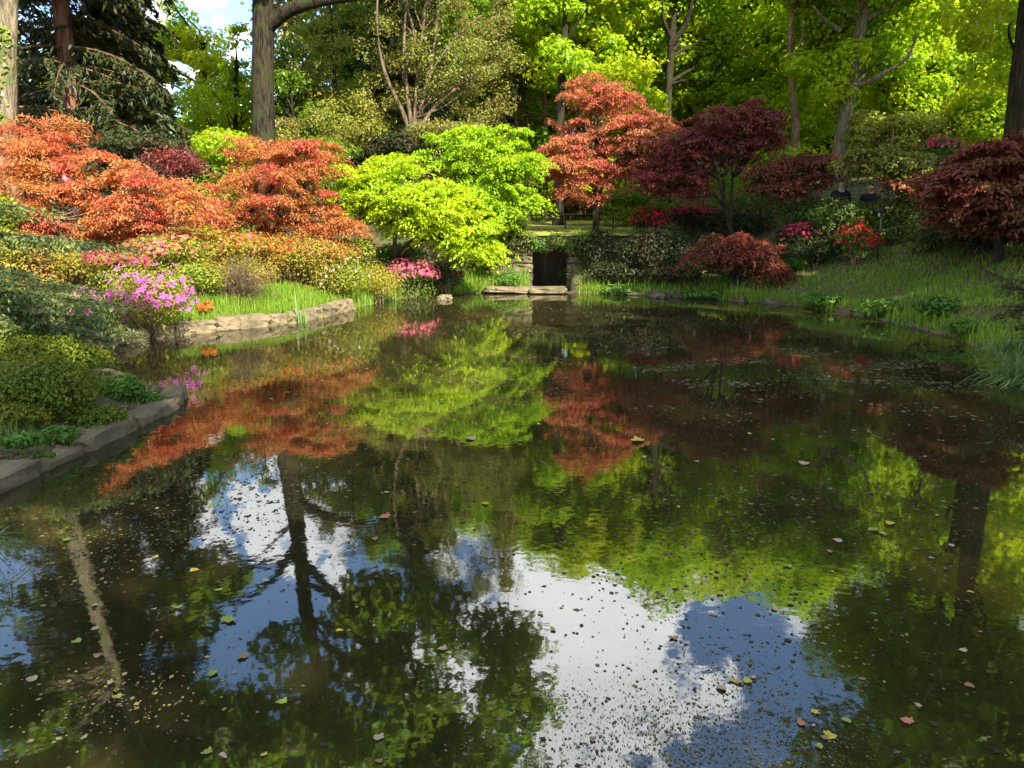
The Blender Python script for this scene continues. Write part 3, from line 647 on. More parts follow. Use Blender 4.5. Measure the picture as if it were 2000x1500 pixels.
# trees of the near right bank and behind the viewer, whose crowns shade the right half and the near left corner
def shade_tree(label, base, h, crowns, mat, n, clump=1.0, L=.24, W=.16):
    zb = g(*base)
    return broadleaf(label, base, [(base[0], base[1], zb + h * .4), (base[0] + .3, base[1] - .2, zb + h * .8)], .3, crowns, mat, n, L, W, nclump=80, clump=clump, name='broadleaf_tree')
shade_tree('tall oak on the near right bank overhanging the water', (14.5, 11), 17, [((12.6, 10.5, 11), (4.6, 5.5, 4.0)), ((11.2, 14.5, 11), (2.8, 3.2, 3.6))], 'deep', 8800, L=.30, W=.22)
shade_tree('slim tree on the right bank leaning over the water', (12.6, 19), 19, [((10.6, 17.4, 14.2), (2.8, 2.8, 3.2)), ((11.5, 16.5, 9.6), (2.2, 2.2, 2.0))], 'deep', 6500, L=.32, W=.22)
shade_tree('tree just behind the viewpoint to the right', (10.5, -8), 15, [((9.3, -6.6, 10.4), (3.2, 3.6, 3.2))], 'deep', 7000, L=.40, W=.28)
shade_tree('second tall oak further along the right bank', (18, 17), 19, [((15.5, 17.5, 13), (4.2, 4.5, 5.0))], 'oak', 12500, L=.30, W=.22)
shade_tree('tree standing right behind the viewpoint', (14, -3), 18, [((13.0, 3, 12), (4.4, 5.0, 4.2)), ((10.4, -1.2, 10.5), (2.8, 3.4, 2.8)), ((11.5, -9.5, 12), (3, 3, 3.5)), ((12.0, -5, 12), (4.8, 4.5, 4)), ((8.2, -9, 11), (3, 3.2, 3.2))], 'deep', 26000, L=.38, W=.28)
shade_tree('tree standing directly behind the viewpoint', (1.5, -8), 16, [((1.2, -4.6, 12.0), (3.6, 3.6, 3.8)), ((4.5, -9.5, 10), (3, 3, 3))], 'deep', 8500, L=.30, W=.22)

# ------------------------------------------------------------------ maples round the pond
def xy(px, py, D):
    p = at(px, py, D); return (p[0], p[1])
maple('broad orange laceleaf maple spreading along the left bank', [[(-70, 245), (0, 228), (60, 238), (105, 225), (150, 250), (190, 285), (260, 300), (300, 325), (335, 345), (410, 385), (420, 440), (340, 468), (262, 470), (200, 486), (130, 500), (40, 490), (-70, 470)]], 15.2, xy(180, 520, 14.5), 'orange', 140, 688, ra=0.41, th=0.036, deep=1.5, nlimb=45, bark='barktan', tr=.05)
maple('rust orange maple between the spreading orange one and the lime maple', [[(370, 405), (420, 340), (455, 300), (470, 253), (520, 275), (590, 263), (660, 285), (672, 318), (640, 350), (690, 385), (655, 400), (705, 440), (722, 476), (650, 474), (590, 484), (520, 492), (470, 476), (385, 466)]], 17.7, xy(505, 490, 17.7), 'orange2', 133, 633, ra=0.43, th=0.036, deep=1.5, nlimb=45)
maple('bright lime maple leaning out over the pond', [[(652, 318), (700, 328), (735, 308), (790, 290), (830, 325), (900, 358), (940, 400), (958, 440), (975, 482), (935, 490), (890, 500), (850, 470), (800, 455), (740, 440), (690, 420), (648, 370)]], 18.9, xy(765, 470, 19.5), 'lime', 120, 578, ra=0.46, th=0.030, L=.08, W=.036, deep=1.1, droop=.34, nlimb=36)
maple('rounded lime maple standing behind the leaning one', [[(800, 300), (830, 268), (900, 240), (960, 232), (1030, 255), (1062, 300), (1050, 340), (1072, 380), (1015, 400), (1005, 440), (985, 500), (955, 520), (900, 440), (840, 350)]], 21.3, xy(945, 470, 22), 'lime2', 116, 551, ra=0.51, th=0.036, L=.085, W=.040, deep=1.5, droop=.34, nlimb=36)
maple('tall salmon red maple in tiers beside the lawn', [[(1098, 168), (1130, 140), (1168, 143), (1205, 170), (1248, 182), (1262, 212), (1190, 226), (1130, 230), (1092, 205)], [(1062, 236), (1110, 222), (1180, 250), (1170, 275), (1100, 262)], [(1170, 225), (1262, 200), (1322, 250), (1316, 295), (1220, 300), (1185, 265)],
      [(1062, 282), (1110, 258), (1170, 275), (1252, 312), (1240, 345), (1180, 350), (1120, 372), (1062, 330)], [(1036, 318), (1095, 303), (1110, 325), (1050, 332)], [(1090, 355), (1150, 330), (1242, 303), (1256, 330), (1205, 350), (1180, 385), (1105, 392)]], 23.2, xy(1165, 450, 23.4), 'salmon', 120, 578, ra=0.46, th=0.036, L=.078, W=.028, deep=1.2, nlimb=50, tr=.07,
      extra=[([(1230, 280), (1320, 255), (1330, 330), (1260, 360), (1215, 330)], 'maroon', 22)])  # maroon leaves carry the shade on the crown's right side as colour
maple('tall dark crimson maple with spreading layered crown', [[(1370, 228), (1400, 203), (1470, 195), (1497, 210), (1537, 235), (1500, 268), (1420, 268), (1335, 278)], [(1295, 268), (1400, 255), (1520, 265), (1562, 280), (1480, 310), (1380, 322), (1285, 302)], [(1250, 332), (1340, 310), (1405, 330), (1340, 385), (1245, 378)]], 21.6, xy(1440, 440, 21.8), 'crimson', 113, 578, ra=0.49, th=0.036, L=.078, W=.028, deep=1.3, nlimb=60, tr=.07)
maple('brownish red maple low to the right of the crimson one', [[(1445, 335), (1510, 310), (1560, 298), (1645, 302), (1640, 345), (1620, 372), (1545, 392), (1470, 375)]], 20.5, xy(1560, 420, 20.5), 'maroon', 48, 578, ra=0.43, th=0.036, L=.074, W=.027, deep=1.1, nlimb=30, tr=.05)
maple('low dark red weeping maple mounded over the shaded bank', [[(1335, 490), (1390, 450), (1470, 450), (1532, 480), (1548, 540), (1500, 545), (1480, 510), (1400, 500), (1350, 505)]], 18.8, xy(1440, 520, 19.2), 'maroon', 48, 606, ra=0.37, th=0.030, L=.066, W=.022, deep=.9, droop=.7, nlimb=24, tr=.05)
maple('large dark maroon maple at the right side with a sunlit patch coloured salmon', [[(1815, 335), (1870, 292), (1930, 270), (2060, 245), (2080, 480), (1960, 468), (1900, 445), (1830, 425), (1805, 380)]], 15.2, xy(1960, 440, 15.4), 'maroon', 96, 633, ra=0.41, th=0.036, L=.10, W=.04, deep=1.4, nlimb=45, tr=.07, extra=[([(1880, 385), (1905, 378), (1925, 395), (1900, 420)], 'salmon', 4)])  # salmon leaves put a sunlit patch of the crown into its colour
maple('small purple maple half hidden behind the two orange ones', [[(278, 302), (320, 283), (385, 298), (405, 332), (330, 338)]], 19.5, xy(335, 380, 19.5), 'crimson', 26, 200, ra=.4, L=.078, W=.028, deep=.8, nlimb=16, tr=.05)

# ------------------------------------------------------------------ azaleas and bushes, left bank
pz, Cz, Rz = bush('light green azalea covered in purple blossoms beside the stone edging', 288, 592, 11.9, 92, 84, 'azalea', 8500, L=.05, W=.022, lumps=20, name='azalea_bush')
# single blossoms of the purple azalea: each a five petalled flower
pv = []; pf = []
for q in range(5):
    a = q * 2 * math.pi / 5; k = len(pv)
    for (r_, da, z_) in [(.004, 0, 0), (.026, -.42, .010), (.042, -.18, .013), (.044, .18, .013), (.026, .42, .010)]:
        pv.append((r_ * math.cos(a + da), r_ * math.sin(a + da), z_))
    pf.append(tuple(range(k, k + 5)))
blo = mesh_data('blossom', pv, pf, M['purple'])
cz = np.array(pz.location)
def scatter_blossoms(parent, C, Rv, n, mask):
    k = 0
    while k < n:
        j = rng.integers(len(C)); u = unit(1)[0]
        if u[1] > .45 or u[2] < -.5: continue
        p = C[j] + u * Rv[j] * rng.uniform(1.0, 1.14)
        if not mask(p): continue
        o = obj('blossom', blo, parent, p - np.array(parent.location))
        o.rotation_euler = Vector(tuple(u + np.array([0, -.3, .2]))).to_track_quat('Z', 'Y').to_euler()
        s = rng.uniform(.9, 1.55); o.scale = (s, s, s); k += 1
c0 = at(288, 592, 11.9)
scatter_blossoms(pz, Cz, Rz, 290, lambda p: rng.random() < (.55 if p[2] > c0[2] + .2 else 1.0))
p2, C2_, R2_ = bush('purple azalea in the shade behind the cedar sprays', 195, 610, 11.6, 62, 55, 'bush', 4500, L=.05, W=.024, lumps=14, name='azalea_bush')
scatter_blossoms(p2, C2_, R2_, 90, lambda p: True)
bush('pink and red azalea just behind the purple one', 225, 512, 12.9, 62, 28, 'azalea', 3200, L=.05, W=.024, flowers=[('pinkred', 420, .055, 1, None)], name='azalea_bush')
bush('salmon flowered azalea below the orange maple branches', 330, 490, 14, 100, 34, 'azalea', 6500, L=.06, W=.026, lumps=20, flowers=[('salmonf', 260, .055, 1, None), ('pink', 120, .055, 1, (-1, .3, -.3, 1.3))], name='azalea_bush')
bush('yellow green azalea at the left edge above the cedar', 40, 492, 12.6, 85, 42, 'azalea2', 4500, L=.06, W=.028, name='azalea_bush')
bush('leafy green shrub at the far left under the orange maple', 5, 420, 13.2, 40, 50, 'azalea', 2600, L=.08, W=.04)
bush('yellowish shrub under the orange maple left of the twiggy bush', 130, 520, 13.6, 90, 34, 'azalea2', 4200, L=.06, W=.028)
bush('low golden azalea between the maple trunk and the salmon flowers', 250, 470, 15.2, 90, 34, 'azalea2', 4200, L=.06, W=.028, flowers=[('orangef', 60, .06, 1, None)], name='azalea_bush')
bush('green shrub filling the bank below the two orange maples', 400, 468, 16.4, 80, 34, 'azalea2', 4200, L=.07, W=.03)
bush('low green mound behind the purple azalea', 380, 545, 13.4, 62, 40, 'azalea', 3600, L=.05, W=.025)
bush('golden orange azalea spreading below the two orange maples', 410, 484, 15.0, 96, 28, 'azalea2', 5600, L=.06, W=.028, lumps=20, flowers=[('orangef', 80, .06, 1, None), ('salmonf', 40, .06, 1, None)], name='azalea_bush')
bush('golden green azalea below the right half of the rust maple', 625, 494, 16.4, 80, 28, 'azalea2', 5000, L=.06, W=.028, lumps=20, flowers=[('orangef', 60, .06, 1, None)], name='azalea_bush')
# twiggy brown bush
tw, Ct, Rt = bush('fan shaped bush of bare brown twigs above the grass strip', 455, 535, 14.6, 88, 50, 'azalea2', 3600, L=.035, W=.016, lumps=18, name='twiggy_bush')
tb = Tubes(); cb = at(470, 598, 14.4); cb[2] = g(cb[0], cb[1])
for k in range(150):
    a = rng.normal(0, .75); h_ = rng.uniform(.35, .98); e = cb + np.array([math.sin(a) * h_ * 1.0, rng.normal(0, .3), math.cos(a) * h_ * .95 + .02])
    mid = cb + (e - cb) * .5 + np.array([rng.normal(0, .05), 0, .06]); br = bez(cb + np.r_[rng.normal(0, .04, 2), -.03], mid, e, 6)
    tb.add(br, np.linspace(.012, .003, 6), 4)
    for q in range(3):
        s0 = br[rng.integers(2, 5)]; tb.add(bez(s0, s0 + rng.normal(0, .05, 3) + [0, 0, .05], s0 + np.array([rng.normal(0, .13), rng.normal(0, .08), rng.uniform(.05, .24)]), 4), np.linspace(.005, .002, 4), 3)
part('twigs', *tb.get(), M['twig'], tw)
bush('yellow green azalea with small orange blossoms right of the twiggy bush', 580, 505, 16.2, 88, 52, 'azalea2', 8500, L=.055, W=.026, lumps=22, flowers=[('orangef', 170, .06, 1, (-1, .3, 0, 1.3)), ('red', 30, .06, 1, (-1, .4, .2, 1.3))], name='azalea_bush')
bush('yellowish azalea mound below the rust maple trunk', 490, 480, 15.8, 60, 30, 'azalea2', 3800, L=.055, W=.026, flowers=[('orangef', 90, .06, 1, None), ('pink', 14, .08, 1, (-.6, .2, .2, 1.3))], name='azalea_bush')
bush('olive green azalea with scattered white flowers at the shore', 672, 545, 16.9, 66, 50, 'azalea', 7500, L=.05, W=.025, lumps=20, flowers=[('white', 60, .06, 1, None)], name='azalea_bush')
bush('golden green clipped mound overhanging the water', 735, 553, 17.8, 52, 46, 'azalea2', 5500, L=.045, W=.022, lumps=18, name='azalea_bush')
bush('pale green shrub below the tip of the rust maple', 700, 488, 17.9, 46, 34, 'azalea', 3600, L=.06, W=.03)
bush('hot pink azalea hanging over the far left water edge', 803, 537, 18.4, 52, 38, 'bush', 3000, L=.055, W=.026, flowers=[('pink', 700, .07, 1, (-1.0, 1.2, -1.2, 1.1)), ('salmonf', 70, .06, 1, None)], name='azalea_bush')
bush('dark azalea with a few dull red flowers beside the pink one', 868, 542, 19.8, 42, 36, 'darkbush', 3600, L=.06, W=.03, flowers=[('red', 40, .06, 1, (-.4, 1, -.2, 1.2))], name='azalea_bush')
bush('soft green fern mound under the leaning lime maple', 770, 500, 19.6, 66, 26, 'fern', 3800, L=.09, W=.03, name='fern')
bush('small orange red azalea at the end of the stone edging', 402, 603, 12.9, 20, 18, 'azalea2', 700, L=.045, W=.022, lumps=7, flowers=[('orangef', 80, .055, 1, None)], name='azalea_bush')
bush('shady evergreen beneath the rounded lime maple', 985, 445, 22.6, 48, 42, 'bush', 4200, L=.09, W=.035)
bush('dark drooping shrub left of the grotto mouth', 960, 500, 21.6, 40, 34, 'bush', 3000, L=.08, W=.035)
bush('sunlit fern clump on the ledge left of the grotto', 990, 548, 20.9, 30, 18, 'fern', 1500, L=.10, W=.03, name='fern', stems=False)
# right bank
bush('green laurel closing the slope left of the brownish maple', 1490, 400, 21.2, 80, 34, 'bush', 5200, L=.08, W=.036, lumps=18)
bush('leafy green bush standing before the person in the navy jacket', 1636, 418, 17.0, 62, 36, 'bush', 3400, L=.07, W=.032, lumps=14)
bush('small dark evergreen hiding the foot of the sign post', 1725, 456, 17.6, 46, 30, 'bush', 3200, L=.06, W=.03, lumps=14)
bush('olive undergrowth between sign and maroon maple', 1800, 400, 19.0, 60, 40, 'olive', 4200, L=.08, W=.036, lumps=16)
bush('dark rhododendron right of the grotto mouth', 1170, 492, 21.4, 52, 50, 'darkbush', 5000, L=.09, W=.04)
bush('dark bank shrub reaching down to the shore grass right of the grotto', 1200, 530, 20.6, 60, 28, 'darkbush', 4500, L=.08, W=.036, lumps=16)
bush('low dark shrub on the shore between rhododendron and weeping maple', 1320, 535, 19.6, 70, 22, 'darkbush', 4500, L=.08, W=.036, lumps=16)
bush('dark evergreen right of the weeping maple', 1590, 490, 18.0, 60, 30, 'darkbush', 4500, L=.075, W=.034, lumps=16)
bush('wide dark rhododendron under the red blossoms', 1285, 495, 20.4, 88, 58, 'darkbush', 9500, L=.085, W=.038, lumps=22)
bush('dark rhododendron behind the weeping maple', 1420, 440, 20.8, 92, 34, 'darkbush', 6500, L=.085, W=.038, lumps=18)
bush('dark evergreen beneath the weeping maple at the bank', 1440, 520, 19.4, 84, 30, 'darkbush', 5500, L=.08, W=.036)
bush('scarlet azalea glowing beside the salmon red maple', 1268, 436, 20.3, 40, 40, 'darkbush', 3600, L=.07, W=.03, lumps=18, flowers=[('red', 420, .07, 1, (-1.2, 1.2, -.5, 1.3))], name='azalea_bush')
bush('flat crimson azalea below the dark crimson maple', 1350, 424, 20.6, 56, 26, 'darkbush', 4200, L=.07, W=.03, lumps=18, flowers=[('magenta', 330, .07, 1, (-1.2, 1.2, .25, 1.4)), ('red', 60, .06, 1, (-1.2, 1.2, 0, .6))], name='azalea_bush')
bush('crimson pink azalea in flat tiers on the right bank', 1562, 464, 17.5, 46, 30, 'darkbush', 4200, L=.07, W=.03, lumps=18, flowers=[('magenta', 280, .065, 1, (-.7, 1.1, .2, 1.4)), ('red', 50, .06, 1, None)], name='azalea_bush')
bush('loose scarlet azalea standing alone on the grassy right bank', 1674, 472, 16.2, 44, 42, 'bush', 3600, L=.06, W=.028, lumps=20, flowers=[('red', 430, .06, 1, None)], name='azalea_bush')
bush('broad evergreen shrub behind the scarlet azalea', 1600, 425, 18.6, 85, 46, 'bush', 7500, L=.08, W=.036, lumps=20)
bush('bright fern mound below the crimson pink azalea', 1555, 512, 17.2, 28, 20, 'fern', 1600, L=.07, W=.024, name='fern', stems=False)
bush('dappled olive shrub with pale leaves by the small sign', 1745, 425, 17.2, 92, 40, 'bush', 7500, L=.085, W=.038, lumps=22, flowers=[('white', 60, .09, 1, (.1, .9, -.1, .9))])
maple('small golden green maple with a bare stem near the small sign', [[(1585, 335), (1650, 300), (1720, 285), (1800, 298), (1838, 340), (1805, 392), (1765, 348), (1690, 326), (1640, 322), (1600, 338)]], 19.0, xy(1742, 425, 19.4), 'olive', 57, 464, ra=0.43, th=0.048, L=.085, W=.04, deep=1.2, nlimb=30, tr=.055, bark='barktan', extra=[([(1730, 355), (1760, 350), (1765, 370), (1735, 372)], 'salmon', 2)])
bush('magenta pink azalea high on the right slope', 1836, 292, 18.5, 42, 26, 'bush', 3200, L=.07, W=.03, lumps=16, flowers=[('magenta', 150, .075, 1, (-1.2, .3, .2, 1.3)), ('pink', 130, .075, 1, (-.6, 1.2, .1, 1.3))], name='azalea_bush')
bush('red azalea strip on the crest left of the golden shrub', 1655, 312, 21.5, 48, 11, 'bush', 1200, L=.08, W=.03, flowers=[('pinkred', 240, .085, 1, None)], name='azalea_bush')
bush('dark undergrowth below the maroon maple on the right', 1900, 462, 14.6, 110, 34, 'darkbush', 7500, L=.075, W=.035, lumps=20)
bush('deep green rhododendron left of the maroon maple', 1820, 440, 15.6, 46, 34, 'bush', 3000, L=.09, W=.042)
bush('dim green hedge bush behind the salmon red maple', 1225, 385, 25, 55, 28, 'deep', 4200, L=.10, W=.05)
bush('green woodland shrub below the crimson maple layers', 1370, 350, 24, 100, 40, 'deep', 6500, L=.08, W=.036, lumps=20)
bush('green woodland shrub under the forked trunk', 1290, 290, 27, 80, 36, 'deep', 5000, L=.12, W=.06)
bush('green undergrowth along the crest behind the crimson maple', 1480, 310, 26, 110, 34, 'oak', 6500, L=.12, W=.06, lumps=20)
bush('pale flowering shrub glimpsed behind the orange maples', 345, 330, 21.5, 36, 22, 'bush', 2400, L=.10, W=.05, flowers=[('white', 100, .12, 1, (-.2, 1, -1, .3))])
bush('dark laurel under the conifer behind the orange maple', 270, 285, 21, 90, 34, 'darkbush', 6000, L=.11, W=.05)
bush('mid green laurel between the two orange maples', 430, 290, 22, 70, 40, 'oak', 5500, L=.11, W=.06)
bush('shaded shrub behind the rust maple', 620, 300, 23.5, 80, 36, 'deep', 5000, L=.10, W=.05)
bush('dark shrub at the foot of the tan stemmed tree', 780, 285, 25, 60, 34, 'darkbush', 4000, L=.11, W=.05)
bush('brown green undergrowth right of the tan stems', 880, 262, 25.5, 90, 30, 'olive', 5000, L=.10, W=.05)
bush('dark low shrub behind the lawn', 1130, 395, 30, 60, 22, 'darkbush', 3000, L=.12, W=.06)
bush('dark shrub beyond the lawn below the pine', 1030, 290, 29, 60, 50, 'deep', 4500, L=.12, W=.06)

# ------------------------------------------------------------------ stones
def stone_mesh(name, sx, sy, sz, mat, seed, rough=.06, cuts=2):
    """a weathered block: subdivided box with worn corners"""
    r = np.random.default_rng(seed)
    import bmesh
    bm = bmesh.new(); bmesh.ops.create_cube(bm, size=1.0)
    bmesh.ops.bevel(bm, geom=bm.edges[:], offset=.09, segments=1, affect='EDGES')
    bmesh.ops.subdivide_edges(bm, edges=[e for e in bm.edges if e.calc_length() > .4], cuts=cuts, use_grid_fill=True)
    for v in bm.verts:
        v.co = Vector((v.co.x * sx, v.co.y * sy, v.co.z * sz)) + Vector(tuple(r.normal(0, rough, 3) * np.array([min(sx, .5), min(sy, .5), sz])))
    me = bpy.data.meshes.new(name); bm.to_mesh(me); bm.free()
    me.materials.append(mat); return me
def run_stones(parent, path, lens, w, h, ztop, mat, zj=.02, name='stone', rough=.05, inset=None):
    path = np.asarray(path, float); d = np.r_[0, np.cumsum(np.linalg.norm(np.diff(path, axis=0), axis=1))]
    s = 0; i = 0
    while s < d[-1] - .1:
        L_ = lens(i); e = min(s + L_, d[-1])
        if e - s < .12: break
        p0 = np.array([np.interp(s, d, path[:, k]) for k in range(2)]); p1 = np.array([np.interp(e, d, path[:, k]) for k in range(2)])
        c_ = (p0 + p1) / 2; ln = np.linalg.norm(p1 - p0) - .018; wi = w * rng.uniform(.85, 1.2); hi = h * rng.uniform(.85, 1.15)
        o = obj(name, stone_mesh('stone', ln, wi, hi, mat, int(rng.integers(1e6)), rough), parent)
        nrm = np.array([-(p1 - p0)[1], (p1 - p0)[0]]); nrm /= np.linalg.norm(nrm)
        if sdf(np.array([[c_[0] + nrm[0] * .2]]), np.array([[c_[1] + nrm[1] * .2]]))[0, 0] < sdf(np.array([[c_[0]]]), np.array([[c_[1]]]))[0, 0]: nrm = -nrm
        q = c_ + nrm * (wi * .42 + (inset or 0)) + rng.normal(0, .012, 2)
        o.location = Vector((q[0], q[1], ztop - hi / 2 + rng.normal(0, zj))) - Vector(parent.location)
        o.rotation_euler = (rng.normal(0, .02), rng.normal(0, .02), math.atan2(*(p1 - p0)[::-1]) + rng.normal(0, .03))
        s = e; i += 1
near_edge = [np.array([-3.9, 1.8]), np.array([-3.75, 2.6])] + P1 + [P2[0]]
t = thing('stone_coping', 'low mossy coping of long flat stone slabs along the near left bank', 'stone edging', (-3.5, 5, 0))
run_stones(t, near_edge, lambda i: rng.uniform(.4, 1.0), .27, .22, .095, M['stone'], .014, 'slab', .034)
t = thing('stone_edging', 'sunlit edging of pale rough stones below the grass strip on the left', 'stone edging', (-4.2, 13, 0))
run_stones(t, P3[1:8], lambda i: rng.uniform(.28, .62), .30, .26, .22, M['stone'], .025, 'stone', .06)
t = thing('stone_ledge', 'flat shaded stone ledge under the cedar sprays at the inlet', 'stone edging', (-6.2, 10.6, 0))
run_stones(t, [P2[1], P2[2], P3[0], P3[1]], lambda i: rng.uniform(.7, 1.2), .4, .2, .12, M['stone'], .015, 'slab', .04)
# dark stones along the far and right shore
t = thing('shore_stones', 'broken line of dark wet stones along the grassy right shore', 'stone edging', (4, 19, 0))
run_stones(t, P3[14:22], lambda i: rng.uniform(.2, .6), .28, .2, .03, M['darkstone'], .06, 'stone', .09)
for (px, py, w_, lab) in [(1287, 574, .26, 'small pale stone at the far right waterline'), (1470, 573, 1.0, 'long grey stone with yellow lichen on the right shore'), (940, 560, .5, 'reddish pale boulder left of the doorstep slabs'), (868, 578, .3, 'small pale stone below the dark red azalea')]:
    p = water_at(px, py + 8); o = obj('shore_rock', stone_mesh('shore_rock', w_, .35, .2, M['stone'], int(px), .09), None, (p[0], p[1] + .14, .0)); tag(o, lab, 'rock')
# slabs before the grotto
for (x0, x1, y0, y1, lab, rz) in [(946, 1036, 557, 574, 'left stone slab lying at the water below the ferns', -.10), (1033, 1108, 556, 575, 'right stone slab lying before the grotto mouth', .02)]:
    a0 = water_at(x0, y1); a1 = water_at(x1, y1)
    o = obj('stone_slab', stone_mesh('stone_slab', a1[0] - a0[0], .9, .14, M['stone'], int(x0), .03), None, ((a0[0] + a1[0]) / 2, a0[1] + .42, .095)); o.rotation_euler = (0, -rz * .25, rz); tag(o, lab, 'stone slab')
# grotto: stone walls either side of a dark mouth, lintel stones above, roofed over by the lawn
gy0 = 21.75
gl_, gr_ = at(1040, 560, gy0)[0], at(1108, 560, gy0)[0]
gro = thing('grotto', 'dark square grotto mouth in a stone wall below the lawn', 'grotto', ((gl_ + gr_) / 2, gy0, 0))
def block(x0, x1, z0, z1, y0, dy, mat='darkstone', nm='stone', sd=None):
    o = obj(nm, stone_mesh('stone', x1 - x0, dy, z1 - z0, M[mat], int(rng.integers(1e6)), .05), gro, (0, 0, 0))
    o.location = Vector(((x0 + x1) / 2, y0 + dy / 2, (z0 + z1) / 2)) - Vector(gro.location)
z = 0.0
for row in range(6):
    h_ = [.26, .22, .28, .2, .24, .24][row]
    x = gl_ - 1.9 - .2 * (row % 2)
    while x < gl_ - .08:
        l_ = min(rng.uniform(.35, .6), gl_ - x); 
        if gl_ - x - l_ < .15: l_ = gl_ - x
        block(x, x + l_ - .012, z, z + h_ - .012, gy0 + rng.uniform(-.04, .05), .4, 'stone' if x > gl_ - .75 and row in (2, 3) else 'darkstone'); x += l_
    x = gr_
    while x < gr_ + 1.6:
        l_ = rng.uniform(.35, .6); block(x, x + l_ - .012, z, z + h_ - .012, gy0 + rng.uniform(-.04, .05), .4, 'stone' if row == 1 and x < gr_ + .5 else 'darkstone'); x += l_
    z += h_
block(gl_ - .35, gr_ + .3, 1.25, 1.42, gy0 - .08, .7, 'darkstone', 'lintel')
block(gl_ - .2, gl_ + .62, 1.10, 1.235, gy0 + .02, .5, 'darkstone', 'lintel')
block(gl_ - .3, gr_ + .3, -.1, 1.2, gy0 + 2.2, .2, 'darkstone', 'back_wall')
block(gl_ - .25, gl_ - .05, -.1, 1.2, gy0 + .45, 1.7, 'darkstone', 'side_wall'); block(gr_ + .05, gr_ + .25, -.1, 1.2, gy0 + .45, 1.7, 'darkstone', 'side_wall')
block(gl_ - .3, gr_ + .35, 1.44, 1.5, gy0 - .02, 2.4, 'darkstone', 'roof_slab')
# thin trickle of water at the left of the mouth
tb = Tubes()
for k in range(2):
    x = gl_ + .30 + .07 * k; tb.add(smooth_path([[x, gy0 + .15, 1.14], [x + .01, gy0 + .1, .9], [x + rng.normal(0, .02), gy0 + .08, .25]], 8), .0008, 4)
b = NT('falling water'); M['fall'] = b.end(b.n("ShaderNodeBsdfPrincipled", {'Base Color': (.45, .5, .52, 1), 'Roughness': .1, 'Transmission Weight': .8, 'IOR': 1.33}).outputs[0])
tag(obj('waterfall', mesh_data('waterfall', *tb.get(), M['fall'], True)), 'thin trickle of water falling inside the grotto mouth', 'waterfall')
hv = thing('ivy', 'dark ivy and ferns hanging over the grotto lintel', 'ivy', (gl_ + .4, gy0, 1.45))
C_ = np.array([[gl_ - 1.0 + .27 * k, gy0 - .12, 1.40 - .08 * (k % 3)] for k in range(12)])
part('leaves', *blob_leaves(C_, np.full((12, 3), .24) * np.array([1, .8, .9]), 3200, .07, .045, .4, .1), M['bush'], hv)
# rail over the lawn
rl = thing('hand_rail', 'thin dark hand rail crossing above the lawn behind the grotto', 'railing', at(1100, 430, 24.2))
tb = Tubes(); tb.add([at(1015, 421, 24.2), at(1100, 419, 24.2), at(1200, 416, 24.2)], .028, 6); part('rail', *tb.get(), M['twig'], rl)
for px in (1017, 1105, 1198):
    tb = Tubes(); p = at(px, 420, 24.2); tb.add([[p[0], p[1] + .03, g(p[0], p[1]) - .1], p + np.array([0, .03, .02])], .022, 6); part('post', *tb.get(), M['barkdark'], rl)
# lawn
lx = np.linspace(-2.2, 4.6, 30); ly = np.linspace(21.85, 40, 40); LX, LY = np.meshgrid(lx, ly); LZ = np.maximum(_h0(LX, LY), 1.50) + .03
b = NT('mown lawn'); n1 = b.noise(1.5, 4, b.pos()); n2 = b.noise(40, 3, b.pos())
c = b.ramp(n2, [(.3, (.15, .18, .02)), (.7, (.30, .30, .045))]); c = b.mix(b.n("ShaderNodeMapRange", {0: n1, 1: .5, 2: .7, 4: .6}).outputs[0], c, (.30, .23, .07))
M['lawn'] = b.end(b.n("ShaderNodeBsdfPrincipled", {'Base Color': c, 'Roughness': .9, 'Normal': b.n("ShaderNodeBump", {'Height': n2, 'Strength': .7, 'Distance': .03}).outputs[0]}).outputs[0])
tag(obj('lawn', mesh_data('lawn', np.stack([LX, LY, LZ], -1), grid_faces(40, 30), M['lawn'], True)), 'sunlit mown lawn above the grotto', kind='structure')

# ------------------------------------------------------------------ grass
def blades(XY, hmin, hmax, w, lean=.35):
    n = len(XY); z = height(XY[:, 0], XY[:, 1], sdf(XY[:, 0], XY[:, 1]))
    h = rng.uniform(hmin, hmax, n); az = rng.uniform(0, 6.283, n); ln = rng.normal(0, lean, n) * h
    b_ = np.stack([XY[:, 0], XY[:, 1], z - .02], 1); sd_ = np.stack([np.cos(az), np.sin(az), 0 * az], 1) * w * .5
    fw = np.stack([-np.sin(az), np.cos(az), 0 * az], 1)
    m_ = b_ + fw * (ln * .3)[:, None] + np.array([0, 0, 1]) * (h * .6)[:, None]
    tp = b_ + fw * ln[:, None] + np.array([0, 0, 1]) * (h * np.sqrt(np.clip(1 - (ln / h) ** 2 * .5, .2, 1)))[:, None]
    V = np.stack([b_ - sd_, b_ + sd_, m_ + sd_ * .7, tp, m_ - sd_ * .7], 1).reshape(-1, 3)
    k = np.arange(n)[:, None] * 5
    return V, np.concatenate([k + np.array([[0, 1, 2, 4]]), k + np.array([[4, 2, 3, 3]])]).astype(np.int32)
def grass(name, label, XY, hmin, hmax, w, mat, lean=.35):
    V, Q = blades(XY, hmin, hmax, w, lean)
    n = len(V) // 5; k = np.arange(n)[:, None] * 5
    me = bpy.data.meshes.new(name); T3 = np.concatenate([k + np.array([[0, 1, 2]]), k + np.array([[0, 2, 4]]), k + np.array([[4, 2, 3]])]).astype(np.int32)
    o = obj(name, mesh_data(name, V, T3, M[mat]))
    return tag(o, label, kind='stuff')
